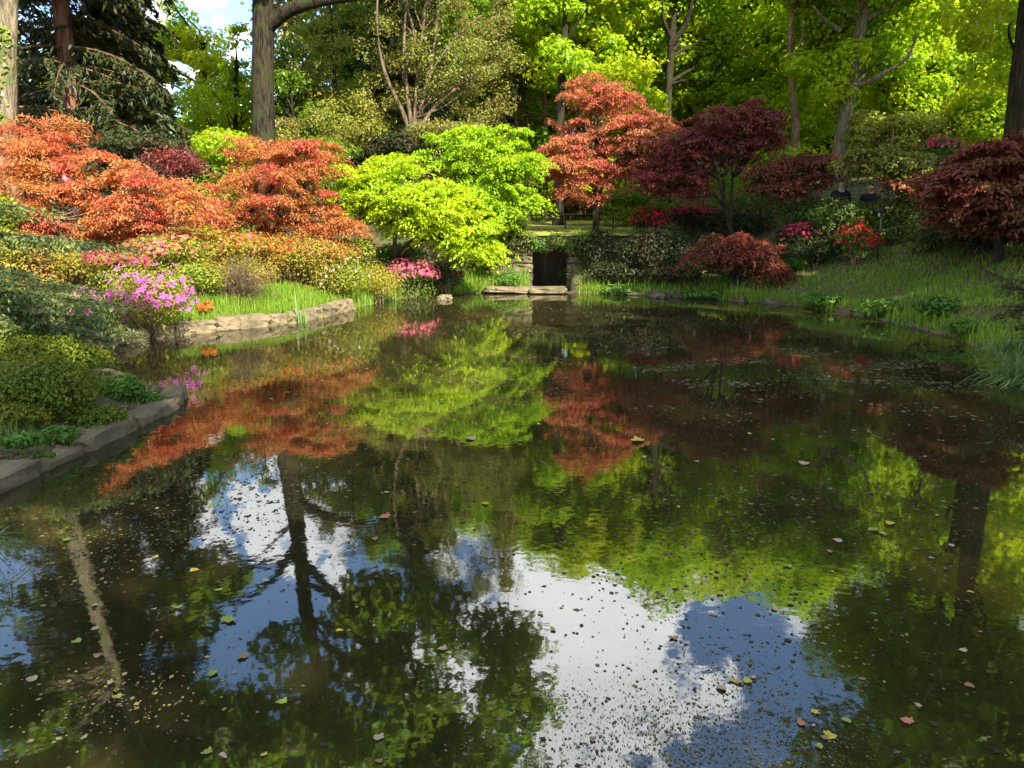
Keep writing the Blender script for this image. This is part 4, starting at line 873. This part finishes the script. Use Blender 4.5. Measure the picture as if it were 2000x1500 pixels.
def scatter(x0, x1, y0, y1, n, dmin, dmax, f=None):
    P = np.stack([rng.uniform(x0, x1, n * 4), rng.uniform(y0, y1, n * 4)], 1)
    d = sdf(P[:, 0], P[:, 1]); ok = (d > dmin) & (d < dmax)
    if f is not None: ok &= f(P, d)
    return P[ok][:n]
patch = lambda P: .5 + .5 * np.sin(P[:, 0] * 2.1 + 1.3 * np.sin(P[:, 1] * 1.7)) * np.cos(P[:, 1] * 1.9 + P[:, 0])
XY = scatter(1.9, 13, 8, 24, 46000, .05, 4.2, lambda P, d: rng.random(len(P)) < np.clip(1.25 - d / 4.0, 0, 1) * (.35 + .65 * patch(P)))
grass('grass', 'long green grass covering the right bank', XY, .05, .15, .017, 'grass', .6)
XY = scatter(1.8, 9, 9, 23, 10000, -.06, .35, lambda P, d: rng.random(len(P)) < .25 + .75 * patch(P * 1.7))
grass('bank_grass', 'taller tufts of grass along the right water edge', XY, .14, .46, .015, 'grass', .75)
XY = scatter(-6, -2.5, 11, 16.5, 9000, .22, 1.5, lambda P, d: P[:, 0] < -2.6)
grass('grass_strip', 'bright sunlit grass strip behind the left stone edging', XY, .08, .3, .014, 'grass', .4)
XY = np.concatenate([scatter(-2.0, .5, 20.0, 22.2, 3200, .05, 1.6), scatter(-4.2, -1.2, 16.5, 21.5, 3600, .0, 1.4)])
grass('ledge_grass', 'sunlit grass on the shore left of the grotto slabs', XY, .1, .38, .016, 'grass', .4)
XY = scatter(-1.6, 4.2, 22.5, 27, 9000, .5, 9)
grass('lawn_grass', 'short mown grass blades on the lawn', XY, .03, .08, .02, 'lawngrass', .4)
XY = np.concatenate([scatter(-6, -2.9, 4.0, 8.6, 1500, .3, 2.2, lambda P, d: rng.random(len(P)) < patch(P * 2.3) ** 2), scatter(-4.6, -3.0, 2.5, 8.6, 260, .06, .4)])
grass('verge_grass', 'thin grass tufts behind the near left coping', XY, .05, .17, .008, 'grass', .5)
# leafy weeds along the right shore
for i, (px, py, D, rx, rz, lab) in enumerate([(1215, 568, 20.3, 46, 16, 'low leafy weeds at the far right water edge'), (1380, 575, 19.0, 50, 14, 'broad leaved weeds on the shore below the weeping maple'), (1600, 585, 16.6, 50, 16, 'sunlit leafy weeds on the right shore'), (1720, 600, 14.8, 46, 20, 'leafy weeds on the bank left of the bright patch'),
        (1830, 600, 13.2, 46, 26, 'tall pale leaved weeds above the right water edge'), (1880, 640, 11.9, 40, 18, 'spreading leafy weeds nearest the tussock'), (1110, 535, 21.0, 20, 16, 'small bright bush on the stones right of the grotto mouth')]):
    bush(lab, px, py, D, rx, rz, 'fern', 1500, L=.10, W=.05, lumps=10, name='weed_clump', cat_='plant', stems=False)
# iris
ir = thing('iris', 'clump of upright iris blades beside the stone edging', 'plant', (*xy(590, 625, 14.1), g(*xy(590, 625, 14.1))))
for k in range(16):
    x, y = ir.location.x + rng.normal(0, .09), ir.location.y + rng.normal(0, .08); V, Q = blades(np.array([[x, y]]), .4, .68, .035, .12)
    part('leaf', V, [(0, 1, 2, 4), (4, 2, 3)], M['iris'], ir)
def arching(label, name, c, n, Lmin, Lmax, w, mat, out, azr=(0, 6.283), elr=(.3, 1.3), group=None):
    c = np.asarray(c, float); t = thing(name, label, 'grass tuft', c, group)
    V = []; Q = []; k = 0
    for i in range(n):
        az = rng.uniform(*azr); el = rng.uniform(*elr); L_ = rng.uniform(Lmin, Lmax)
        p = c + np.r_[rng.normal(0, out, 2), 0]; d = np.array([math.cos(az) * math.cos(el), math.sin(az) * math.cos(el), math.sin(el)]); sdv = np.array([-math.sin(az), math.cos(az), 0]) * w * .5
        for s in range(6):
            f = s / 5; q = p + d * L_ * f + np.array([math.cos(az), math.sin(az), 0]) * .12 * L_ * f * f - np.array([0, 0, 1]) * L_ * .75 * f * f * math.cos(el * .6)
            wd = sdv * (1 - f ** 2 * .95); V += [q - wd, q + wd]
        for s in range(5): Q.append((k + 2 * s, k + 2 * s + 1, k + 2 * s + 3, k + 2 * s + 2))
        k += 12
    part('leaves', np.array(V), np.array(Q, dtype=np.int32), M[mat], t)
    return t
arching('large bluish green tussock of arching grass at the right edge', 'tussock', at(2030, 745, 8.5), 900, .45, .85, .012, 'tussock', .17)
arching('second smaller tussock drooping behind the large one', 'tussock', at(2000, 690, 9.3), 420, .35, .6, .012, 'tussock', .16)
arching('tuft of pale grass blades leaning in at the left edge', 'grass_tuft', at(-60, 1065, 3.7), 60, .2, .42, .007, 'tussock', .06, (-1.2, 1.2), (.0, .7))

# ------------------------------------------------------------------ cedar leaning in from the left
def spray_branch(tb, P, T, tipP, tipT, s0, s1, n, wid, hang=.10):
    """one flat tier: a main twig with side sprays of hanging needles"""
    s0 = np.asarray(s0, float); s1 = np.asarray(s1, float); d = s1 - s0; ln = np.linalg.norm(d)
    br = bez(s0, (s0 + s1) / 2 + np.array([0, 0, ln * .08]), s1, 10); tb.add(br, np.linspace(.016, .003, 10), 5)
    side = np.cross(d / ln, [0, 0, 1.0]); side /= np.linalg.norm(side)
    ns = int(ln / .055)
    for k in range(ns):
        f = (k + rng.random()) / ns; i = min(int(f * 9), 8); b0 = br[i] + (br[i + 1] - br[i]) * (f * 9 - i)
        sg = 1 if k % 2 else -1; l2 = wid * (1.05 - f * .75) * rng.uniform(.6, 1.2)
        e = b0 + side * sg * l2 + d / ln * l2 * .75 - np.array([0, 0, l2 * rng.uniform(.1, .55)])
        tw = bez(b0, (b0 + e) / 2 + np.array([0, 0, .03]), e, 4); tb.add(tw, np.linspace(.005, .002, 4), 3)
        m_ = max(12, int(n * 2.2 * l2 / wid)); u = rng.random(m_); c_ = b0 + (e - b0) * u[:, None] + np.array([0, 0, .03]) * (4 * u * (1 - u))[:, None]
        h_ = rng.exponential(hang * .45, m_)
        P.append(c_ - np.array([0, 0, 1]) * h_[:, None] + rng.normal(0, .014, (m_, 3))); T.append((e - b0) / (l2 + 1e-6) * .7 + np.array([0, 0, -.55]) + rng.normal(0, .55, (m_, 3)))
        if rng.random() < .5:
            q = 7; uu = np.linspace(.55, 1.1, q); tipP.append(b0 + (e - b0) * uu[:, None] - np.array([0, 0, .02]) * (uu[:, None] ** 2)); tipT.append(np.tile((e - b0) / (l2 + 1e-6) + np.array([0, 0, -.25]), (q, 1)) + rng.normal(0, .3, (q, 3)))
def cedar(label, base, tiers, loc_name='cedar_tree'):
    zb = g(*base); t = thing(loc_name, label, 'tree', (*base, zb)); tb = Tubes(); P = []; T = []; tp = []; tt = []
    trk = smooth_path([[*base, zb - .1], [base[0] + .1, base[1], zb + 1.3], [base[0], base[1], zb + 2.9]], 10); tb.add(trk, np.linspace(.11, .04, 10), 8, .04)
    for (e, n, wid) in tiers:
        e = np.asarray(e); j = np.argmin(np.abs(trk[:, 2] - (e[2] + .1))); spray_branch(tb, P, T, tp, tt, trk[j], e, n, wid)
    P = np.concatenate(P); T = np.concatenate(T); s = rng.uniform(.7, 1.3, len(P))
    part('trunk', *tb.get(), M['barkdark'], t, True)
    part('crown', *leaf_arrays(P, np.array([0, -.2, .8]) + rng.normal(0, .5, P.shape), T, .062 * s, .02 * s), M['cedar'], t)
    P = np.concatenate(tp); T = np.concatenate(tt); part('needles', *leaf_arrays(P, np.array([0, -.2, .8]) + rng.normal(0, .5, P.shape), T, .07, .022), M['cedartip'], t)
    return t
cb_ = xy(-190, 640, 8.6)
tiers = [(at(265, 492, 9.0), 30, .30), (at(170, 482, 8.7), 30, .34), (at(130, 470, 9.3), 26, .28), (at(118, 418, 8.6), 26, .22), (at(60, 424, 8.9), 22, .22)]
for (x, y) in [(60, 545), (130, 560), (200, 575), (250, 590), (40, 590), (120, 610), (190, 625), (245, 630), (90, 640), (160, 655), (225, 668), (20, 640), (60, 670), (255, 655), (10, 560), (150, 590), (215, 600)]:
    tiers.append((at(x + rng.normal(0, 8), y + rng.normal(0, 6), 8.6 + rng.normal(0, .55)), 30, .36))
cedar('blue green cedar reaching flat drooping sprays in from the left edge', cb_, tiers)

# ------------------------------------------------------------------ near left bank planting
bush('small dense bush at the foot of the glossy bush by the leaf litter', 30, 815, 6.0, 70, 34, 'nearbush', 4500, L=.034, W=.017, lumps=14)
bush('low glossy leaved bush on the near left bank behind the coping', 70, 765, 6.4, 125, 82, 'nearbush', 20000, L=.034, W=.017, lumps=34, flat=.4)
bush('dark leafy bush at the left edge under the cedar sprays', 20, 668, 8.4, 110, 46, 'bush', 6000, L=.05, W=.024, lumps=20)
bush('dark evergreen in front of the inlet below the cedar', 150, 702, 8.2, 70, 34, 'nearbush', 4500, L=.036, W=.018, lumps=18)
bush('second glossy bush behind it touching the cedar sprays', 60, 690, 8.0, 120, 42, 'nearbush', 9000, L=.036, W=.018, lumps=22)
bush('soft green leafy plant at the tip of the near left bank', 235, 765, 7.2, 52, 40, 'fern', 2600, L=.055, W=.02, lumps=14, name='leafy_plant', cat_='plant', stems=False)
bush('dark spreading foliage trailing over the middle of the coping', 190, 815, 6.3, 60, 26, 'nearbush', 2600, L=.034, W=.017, lumps=16)
bush('low fern fronds between the glossy bush and the coping', 120, 850, 5.6, 44, 24, 'fern', 1100, L=.05, W=.017, lumps=12, name='fern', stems=False)
bush('trailing weeds by the end of the coping', 300, 785, 7.2, 30, 20, 'fern', 900, L=.04, W=.018, lumps=9, name='weed_clump', cat_='plant', stems=False)
bush('small pale leaved seedlings beside the coping on the left', 35, 860, 5.2, 44, 24, 'fern', 700, L=.05, W=.022, lumps=9, name='weed_clump', cat_='plant', stems=False)
bush('tiny tuft of weeds growing behind the coping slabs', 178, 838, 5.9, 16, 14, 'fern', 260, L=.035, W=.014, lumps=6, name='weed_clump', cat_='plant', stems=False)
bush('dusty weeds in the leaf litter by the coping', 88, 890, 5.0, 22, 9, 'fern', 260, L=.03, W=.014, lumps=6, name='weed_clump', cat_='plant', stems=False)
# fallen leaves on that bank
b = NT('dead leaf'); i_ = b.n("ShaderNodeNewGeometry").outputs['Random Per Island']
M['dead'] = b.end(b.n("ShaderNodeBsdfPrincipled", {'Base Color': b.ramp(i_, [(0, (.10, .055, .025)), (.4, (.22, .13, .06)), (.75, (.36, .24, .13)), (1, (.30, .26, .08))]), 'Roughness': .7}).outputs[0])
def litter(label, XY, L_, name='leaf_litter'):
    z = height(XY[:, 0], XY[:, 1], sdf(XY[:, 0], XY[:, 1])); n = len(XY)
    s = rng.uniform(.5, 1.3, n); P = np.stack([XY[:, 0], XY[:, 1], z + .012 + .01 * rng.random(n)], 1)
    tag(obj(name, mesh_data(name, *leaf_arrays(P, np.array([0, 0, 1.0]) + rng.normal(0, .35, (n, 3)), unit(n), L_ * s, L_ * .6 * s, .25), M['dead'])), label, kind='stuff')
litter('dry brown leaves lying behind the near left coping', scatter(-5.6, -3, 3, 8.5, 1800, .12, 1.9), .05)
litter('brown leaf litter on the upper right bank', scatter(7, 15, 11, 20, 5000, 2.2, 6), .07)
# dark conifer boughs at the right edge
tb = Tubes(); P = []; T = []; tp = []; tt = []
r0 = at(2120, 600, 9.5); t = thing('conifer_bough', 'dark out of focus conifer boughs reaching in at the right edge', 'branch', r0)
for (x, y, D) in [(1925, 528, 9.6), (1950, 560, 9.4), (1960, 600, 9.2), (1935, 622, 9.5), (1975, 545, 9.8), (1990, 640, 9.3)]:
    spray_branch(tb, P, T, tp, tt, r0 + rng.normal(0, .08, 3), at(x, y, D), 26, .22)
P = np.concatenate(P); T = np.concatenate(T)
part('branches', *tb.get(), M['barkdark'], t, True); part('needles', *leaf_arrays(P, np.array([0, -.2, .8]) + rng.normal(0, .5, P.shape), T, .06, .02), M['yew'], t)

# ------------------------------------------------------------------ leaves and specks afloat
def lobed(n_l, depth, curl, seed):
    r = np.random.default_rng(seed); V = [(0, 0, 0)]; k = n_l * 4
    for i in range(k):
        a = 2 * math.pi * i / k; ph = (i % 4) / 4
        rr = (1 - depth) + depth * (1 - abs(ph - .5) * 2) ** .8; rr *= .9 + .2 * r.random(); rr *= 1 - .25 * (math.cos(a) < -.85)
        V.append((rr * math.cos(a) * .5, rr * math.sin(a) * .42, .02 + curl * (rr ** 2) * (.5 + .5 * math.sin(a * 2 + seed))))
    return V, [(0, 1 + i, 1 + (i + 1) % k) for i in range(k)]
lm = {}
for nm, c1, c2 in [('yellow', (.50, .44, .05), (.40, .28, .04)), ('brown', (.20, .11, .05), (.30, .17, .08)), ('green', (.16, .26, .03), (.26, .30, .05)), ('tan', (.42, .33, .20), (.30, .22, .12)), ('red', (.42, .10, .06), (.45, .20, .12))]:
    b = NT(nm + ' floating leaf'); c = b.mix(b.noise(45, 3, b.pos()), c1, c2); mt = b.end(b.n("ShaderNodeBsdfPrincipled", {'Base Color': c, 'Roughness': .45, 'Specular IOR Level': .5}).outputs[0])
    for v in range(3):
        V, Fc = lobed([5, 3, 7][v], [.32, .2, .28][v], .12, 3 * v + 1); lm[nm, v] = mesh_data('floating_leaf', V, Fc, mt, True)
named = [(1622, 1437, 'yellow', 0, .075, 'bright yellow leaf floating lowest in the speckled patch'), (1600, 1458, 'green', 1, .045, 'small yellow green leaf touching the bright yellow leaf'), (1592, 1390, 'yellow', 0, .05, 'yellow star shaped leaf in the blue reflection'), (1565, 1412, 'red', 2, .06, 'pinkish red leaf beside the yellow star shaped leaf'),
         (1460, 1330, 'yellow', 2, .06, 'golden crinkled leaf at the edge of the speckle raft'), (1770, 1408, 'red', 2, .07, 'rusty brown leaf floating on the dark reflection near the bottom'), (1895, 1340, 'brown', 1, .06, 'dull brown leaf furthest right near the bottom'), (1740, 1022, 'yellow', 1, .10, 'pale yellow leaf alone on dark green water'), (1705, 1035, 'green', 1, .10, 'light green leaf beside the pale yellow one'),
         (1635, 1055, 'tan', 1, .09, 'pale tan leaf in the dark right half of the water'), (1572, 905, 'tan', 1, .14, 'cream coloured leaf out in the right half'), (150, 1252, 'green', 0, .07, 'bright green leaf near the left edge of the water'), (415, 1315, 'green', 1, .07, 'green leaf beside the yellow flecks'), (405, 1468, 'green', 2, .06, 'green leaf at the bottom edge left of the middle'),
         (64, 1325, 'tan', 1, .07, 'oval tan leaf at the lower left'), (445, 1210, 'green', 0, .12, 'large dull green leaf in the lower left'), (185, 1228, 'tan', 2, .06, 'grey tan leaf above the bright green one'), (750, 1010, 'red', 2, .12, 'orange leaf afloat in the middle of the pond'), (920, 857, 'tan', 1, .17, 'pale leaf below the reflection of the lime maple'),
         (1245, 860, 'yellow', 2, .2, 'yellowish leaf raft below the reflected salmon maple'), (230, 1360, 'yellow', 0, .06, 'yellow leaf lowest among the flecks on the left'), (215, 1333, 'tan', 2, .05, 'pale leaf above the yellow one on the left'), (1540, 1105, 'green', 0, .07, 'pale green leaf in the blue reflected sky'), (1545, 1178, 'green', 1, .05, 'round green leaf at the tree line of the blue reflection')]
for (px, py, nm, v, s, lab) in named:
    p = water_at(px, py, .005); o = obj('floating_leaf', lm[nm, v], None, p); s *= .8; o.scale = (s, s * rng.uniform(.7, 1), s); o.rotation_euler = (0, 0, rng.uniform(0, 6.28)); tag(o, lab, 'leaf')
cols = ['brown', 'tan', 'brown', 'tan', 'green', 'yellow']
for k in range(75):
    while True:
        px, py = rng.uniform(60, 1960), 640 + 850 * rng.random() ** .9
        p = water_at(px, py, .004)
        if sdf(np.array([[p[0]]]), np.array([[p[1]]]))[0, 0] < -.12: break
    nm = cols[int(rng.integers(6))]; s = rng.uniform(.02, .05) * (1 + .06 * p[1]); o = obj('floating_leaf', lm[nm, int(rng.integers(3))], None, p)
    o.scale = (s, s * rng.uniform(.45, 1), s); o.rotation_euler = (0, 0, rng.uniform(0, 6.28))
    half = 'left' if p[0] < 0 else 'right'; far_ = 'distant' if p[1] > 7 else ('middle' if p[1] > 4 else 'near')
    tag(o, 'small %s leaf adrift on the %s %s water' % (nm, far_, half), 'leaf', 'small %s leaves adrift on the %s %s water' % (nm, far_, half))
def specks(label, n, dens, smin, smax, cs, name='floating_debris', far=.0):
    P = np.zeros((0, 2))
    while len(P) < n:
        Y = 1.9 + 20 * rng.random(n) ** 2.2; X = rng.uniform(-1, 1, n) * (1 + Y * .75); Q = np.stack([X, Y], 1)
        d = sdf(X, Y); P = np.concatenate([P, Q[(d < -.03) & (rng.random(n) < dens(X, Y, d))]])
    P = P[:n]; s = rng.uniform(smin, smax, n) * (1 + far * P[:, 1]) * rng.choice([.6, 1, 1.6], n, p=[.5, .35, .15])
    b = NT(name); i_ = b.n("ShaderNodeNewGeometry").outputs['Random Per Island']
    mt = b.end(b.n("ShaderNodeBsdfPrincipled", {'Base Color': b.ramp(i_, [(k / (len(cs) - 1), c) for k, c in enumerate(cs)], 'CONSTANT'), 'Roughness': .6, 'Specular IOR Level': .3}).outputs[0])
    PP = np.stack([P[:, 0], P[:, 1], .0015 + .001 * rng.random(n)], 1)
    tag(obj(name, mesh_data(name, *leaf_arrays(PP, np.array([0, 0, 1.0]) + rng.normal(0, .03, (n, 3)), unit(n) * np.array([1, 1, 0]), s, s * rng.uniform(.25, .9, n), .02), mt)), label, kind='stuff')
def nse(X, Y, f, s):
    return .5 + .25 * np.sin(f * X + 1.7 * np.sin(f * .6 * Y + s) + s) + .25 * np.cos(f * .9 * Y + 1.3 * np.sin(f * .8 * X - s))
specks('small specks of leaf litter and blossom scattered over the whole pond', 22000, lambda X, Y, d: (.15 + .85 * sst(.45, .9, nse(X, Y, 1.6, .4))) * (.22 + .78 * sst(3.2, 5.5, Y)) , .008, .02, [(.02, .018, .008), (.05, .04, .016), (.12, .095, .045), (.17, .14, .06), (.03, .03, .01), (.08, .07, .022)], far=.10)
ra = water_at(1330, 1450)
specks('dense raft of dark specks at the bottom of the picture under the cloud reflection', 7000, lambda X, Y, d: np.exp(-((X - ra[0]) / .5) ** 2 - ((Y - ra[1] - .05) / .28) ** 2) + .8 * np.exp(-((X - water_at(1430, 1320)[0]) / .16) ** 2 - ((Y - water_at(1430, 1320)[1]) / .16) ** 2) + .6 * np.exp(-((X - water_at(1600, 1420)[0]) / .16) ** 2 - ((Y - water_at(1600, 1420)[1]) / .11) ** 2), .004, .011, [(.03, .035, .015), (.05, .05, .02), (.09, .08, .03), (.2, .17, .07), (.04, .05, .02)], 'speck_raft')
specks('thin drifts of pale debris lying across the far right water', 1700, lambda X, Y, d: np.exp(-((Y - 9.5 - .25 * np.sin(X * 1.3)) / 1.6) ** 2) * sst(-.5, 1.5, X) * sst(.55, .8, nse(X, Y * 2.2, 2.6, 2.0)), .02, .055, [(.10, .085, .04), (.18, .15, .08), (.06, .05, .025)], 'debris_drift')
specks('yellow and tan flecks in a patch on the near left water', 500, lambda X, Y, d: np.exp(-((X - water_at(240, 1360)[0]) / .25) ** 2 - ((Y - water_at(240, 1360)[1]) / .2) ** 2) + .7 * np.exp(-((X - water_at(130, 1080)[0]) / .4) ** 2 - ((Y - water_at(130, 1080)[1]) / .4) ** 2), .007, .018, [(.40, .32, .10), (.30, .22, .10), (.14, .11, .05)], 'fleck_patch')

# ------------------------------------------------------------------ people half hidden by the shrubs, and the plant sign
def person(label, base, face, top, legs, skin=(.50, .30, .22), hair=(.05, .035, .025), sit=False, bend=0.0):
    z0 = g(*base); t = thing('person', label, 'person', (*base, z0))
    cf, sf = math.cos(face), math.sin(face)
    def W(x, y, z): return (x * cf - y * sf, x * sf + y * cf, z)
    hip = .92 if not sit else .5
    cb2, sb2 = math.cos(bend), math.sin(bend)
    def U(x, y, z): return W(x, y * cb2 + (z - hip) * sb2, hip + (z - hip) * cb2 - y * sb2)     # upper body, leaning forward
    def skinned(name, verts, edges, mat):
        me = bpy.data.meshes.new(name); me.from_pydata([v[0] for v in verts], edges, []); me.update()
        o = obj(name, me, t); md = o.modifiers.new('Skin', 'SKIN')
        for i, v in enumerate(verts): me.skin_vertices[0].data[i].radius = v[1] if isinstance(v[1], tuple) else (v[1], v[1]); 
        me.skin_vertices[0].data[0].use_root = True
        ms = o.modifiers.new('Sub', 'SUBSURF'); ms.levels = ms.render_levels = 2; me.materials.append(mat); return o
    ms_ = plain('skin', skin, .5); k = hip
    top_z = k + .50
    body = [(W(0, 0, k), .11), (U(0, 0, k + .25), .11), (U(0, 0, k + .45), .11), (U(0, 0, k + .58), .05), (U(0, .01, k + .67), (.078, .088)), (U(0, .015, k + .75), (.074, .084))]
    be = [(0, 1), (1, 2), (2, 3), (3, 4), (4, 5)]
    for s in (-1, 1):
        n = len(body); body += [(U(s * .17, 0, k + .47), .05), (U(s * .23, .0, k + .22), .042), (U(s * .22, .13, k + .02), .032), (U(s * .21, .19, k - .04), .035)]; be += [(2, n), (n, n + 1), (n + 1, n + 2), (n + 2, n + 3)]
        n = len(body)
        lg = [(W(s * .10, 0, k - .06), .085), (W(s * .10, .42 if sit else .02, k - (.05 if sit else .42)), .06), (W(s * .10, .44 if sit else 0, .08), .045), (W(s * .11, .58 if sit else .14, .04), .04)]
        body += lg; be += [(0, n), (n, n + 1), (n + 1, n + 2), (n + 2, n + 3)]
    skinned('body', body, be, ms_)
    mt = plain('jacket cloth', top, .85); jk = [(W(0, 0, k - .14), (.165, .13)), (U(0, 0, k + .25), (.165, .125)), (U(0, 0, k + .46), (.16, .12)), (U(0, 0, k + .57), (.075, .075))]; je = [(0, 1), (1, 2), (2, 3)]
    for s in (-1, 1):
        n = len(jk); jk += [(U(s * .19, 0, k + .46), .075), (U(s * .24, 0, k + .22), .06), (U(s * .225, .12, k + .03), .046)]; je += [(2, n), (n, n + 1), (n + 1, n + 2)]
    skinned('jacket', jk, je, mt)
    ml = plain('trouser cloth', legs, .85); tr_ = [(W(0, 0, k + .04), .12)]; te = []
    for s in (-1, 1):
        n = len(tr_); tr_ += [(W(s * .10, 0, k - .1), .10), (W(s * .10, .42 if sit else .02, k - (.05 if sit else .42)), .075), (W(s * .10, .44 if sit else 0, .12), .06)]; te += [(0, n), (n, n + 1), (n + 1, n + 2)]
    skinned('trousers', tr_, te, ml)
    skinned('hair', [(U(0, -.035, k + .70), .085), (U(0, -.02, k + .79), .084), (U(0, .02, k + .83), .055)], [(0, 1), (1, 2)], plain('hair', hair, .7))
    for s in (-1, 1): skinned('eye', [(U(s * .03, .098, k + .73), .009), (U(s * .03, .102, k + .73), .008)], [(0, 1)], plain('eye', (.03, .02, .02), .3))
    skinned('nose', [(U(0, .09, k + .715), .012), (U(0, .115, k + .69), .012)], [(0, 1)], ms_)
    return t
pb = xy(1640, 400, 20.05)
person('person in a navy jacket standing among the shrubs on the right slope', pb, R(180), (.006, .007, .018), (.01, .01, .014))
pb = xy(1697, 410, 20.5)
person('person in dark blue clothes sitting lower down behind the olive shrub', pb, R(150), (.006, .008, .02), (.008, .009, .018), sit=True)
pb = xy(152, 440, 19.0)
person('person in a pink top stooping behind the broad orange maple', pb, R(120), (.55, .16, .20), (.05, .04, .05), bend=.6)
sg = xy(1721, 440, 18.4); sz = g(*sg)
sn = thing('plant_sign', 'small black plant sign on a short post in the olive shrub', 'sign', (*sg, sz))
top_ = at(1721, 412, 18.2); tb = Tubes(); tb.add([[sg[0], sg[1], sz - .1], [top_[0], top_[1], top_[2]]], .022, 6); part('post', *tb.get(), plain('sign post paint', (.02, .02, .02)), sn)
x, y, z = top_; w_, d_, h_ = .12, .012, .055
V = [(x + a * w_, y - .02 + b_ * d_ - c_ * .02, z + c_ * h_) for a in (-1, 1) for b_ in (-1, 1) for c_ in (-1, 1)]
part('plate', V, [(0, 1, 3, 2), (4, 6, 7, 5), (0, 4, 5, 1), (2, 3, 7, 6), (0, 2, 6, 4), (1, 5, 7, 3)], plain('sign plate', (.03, .03, .03), .4), sn)
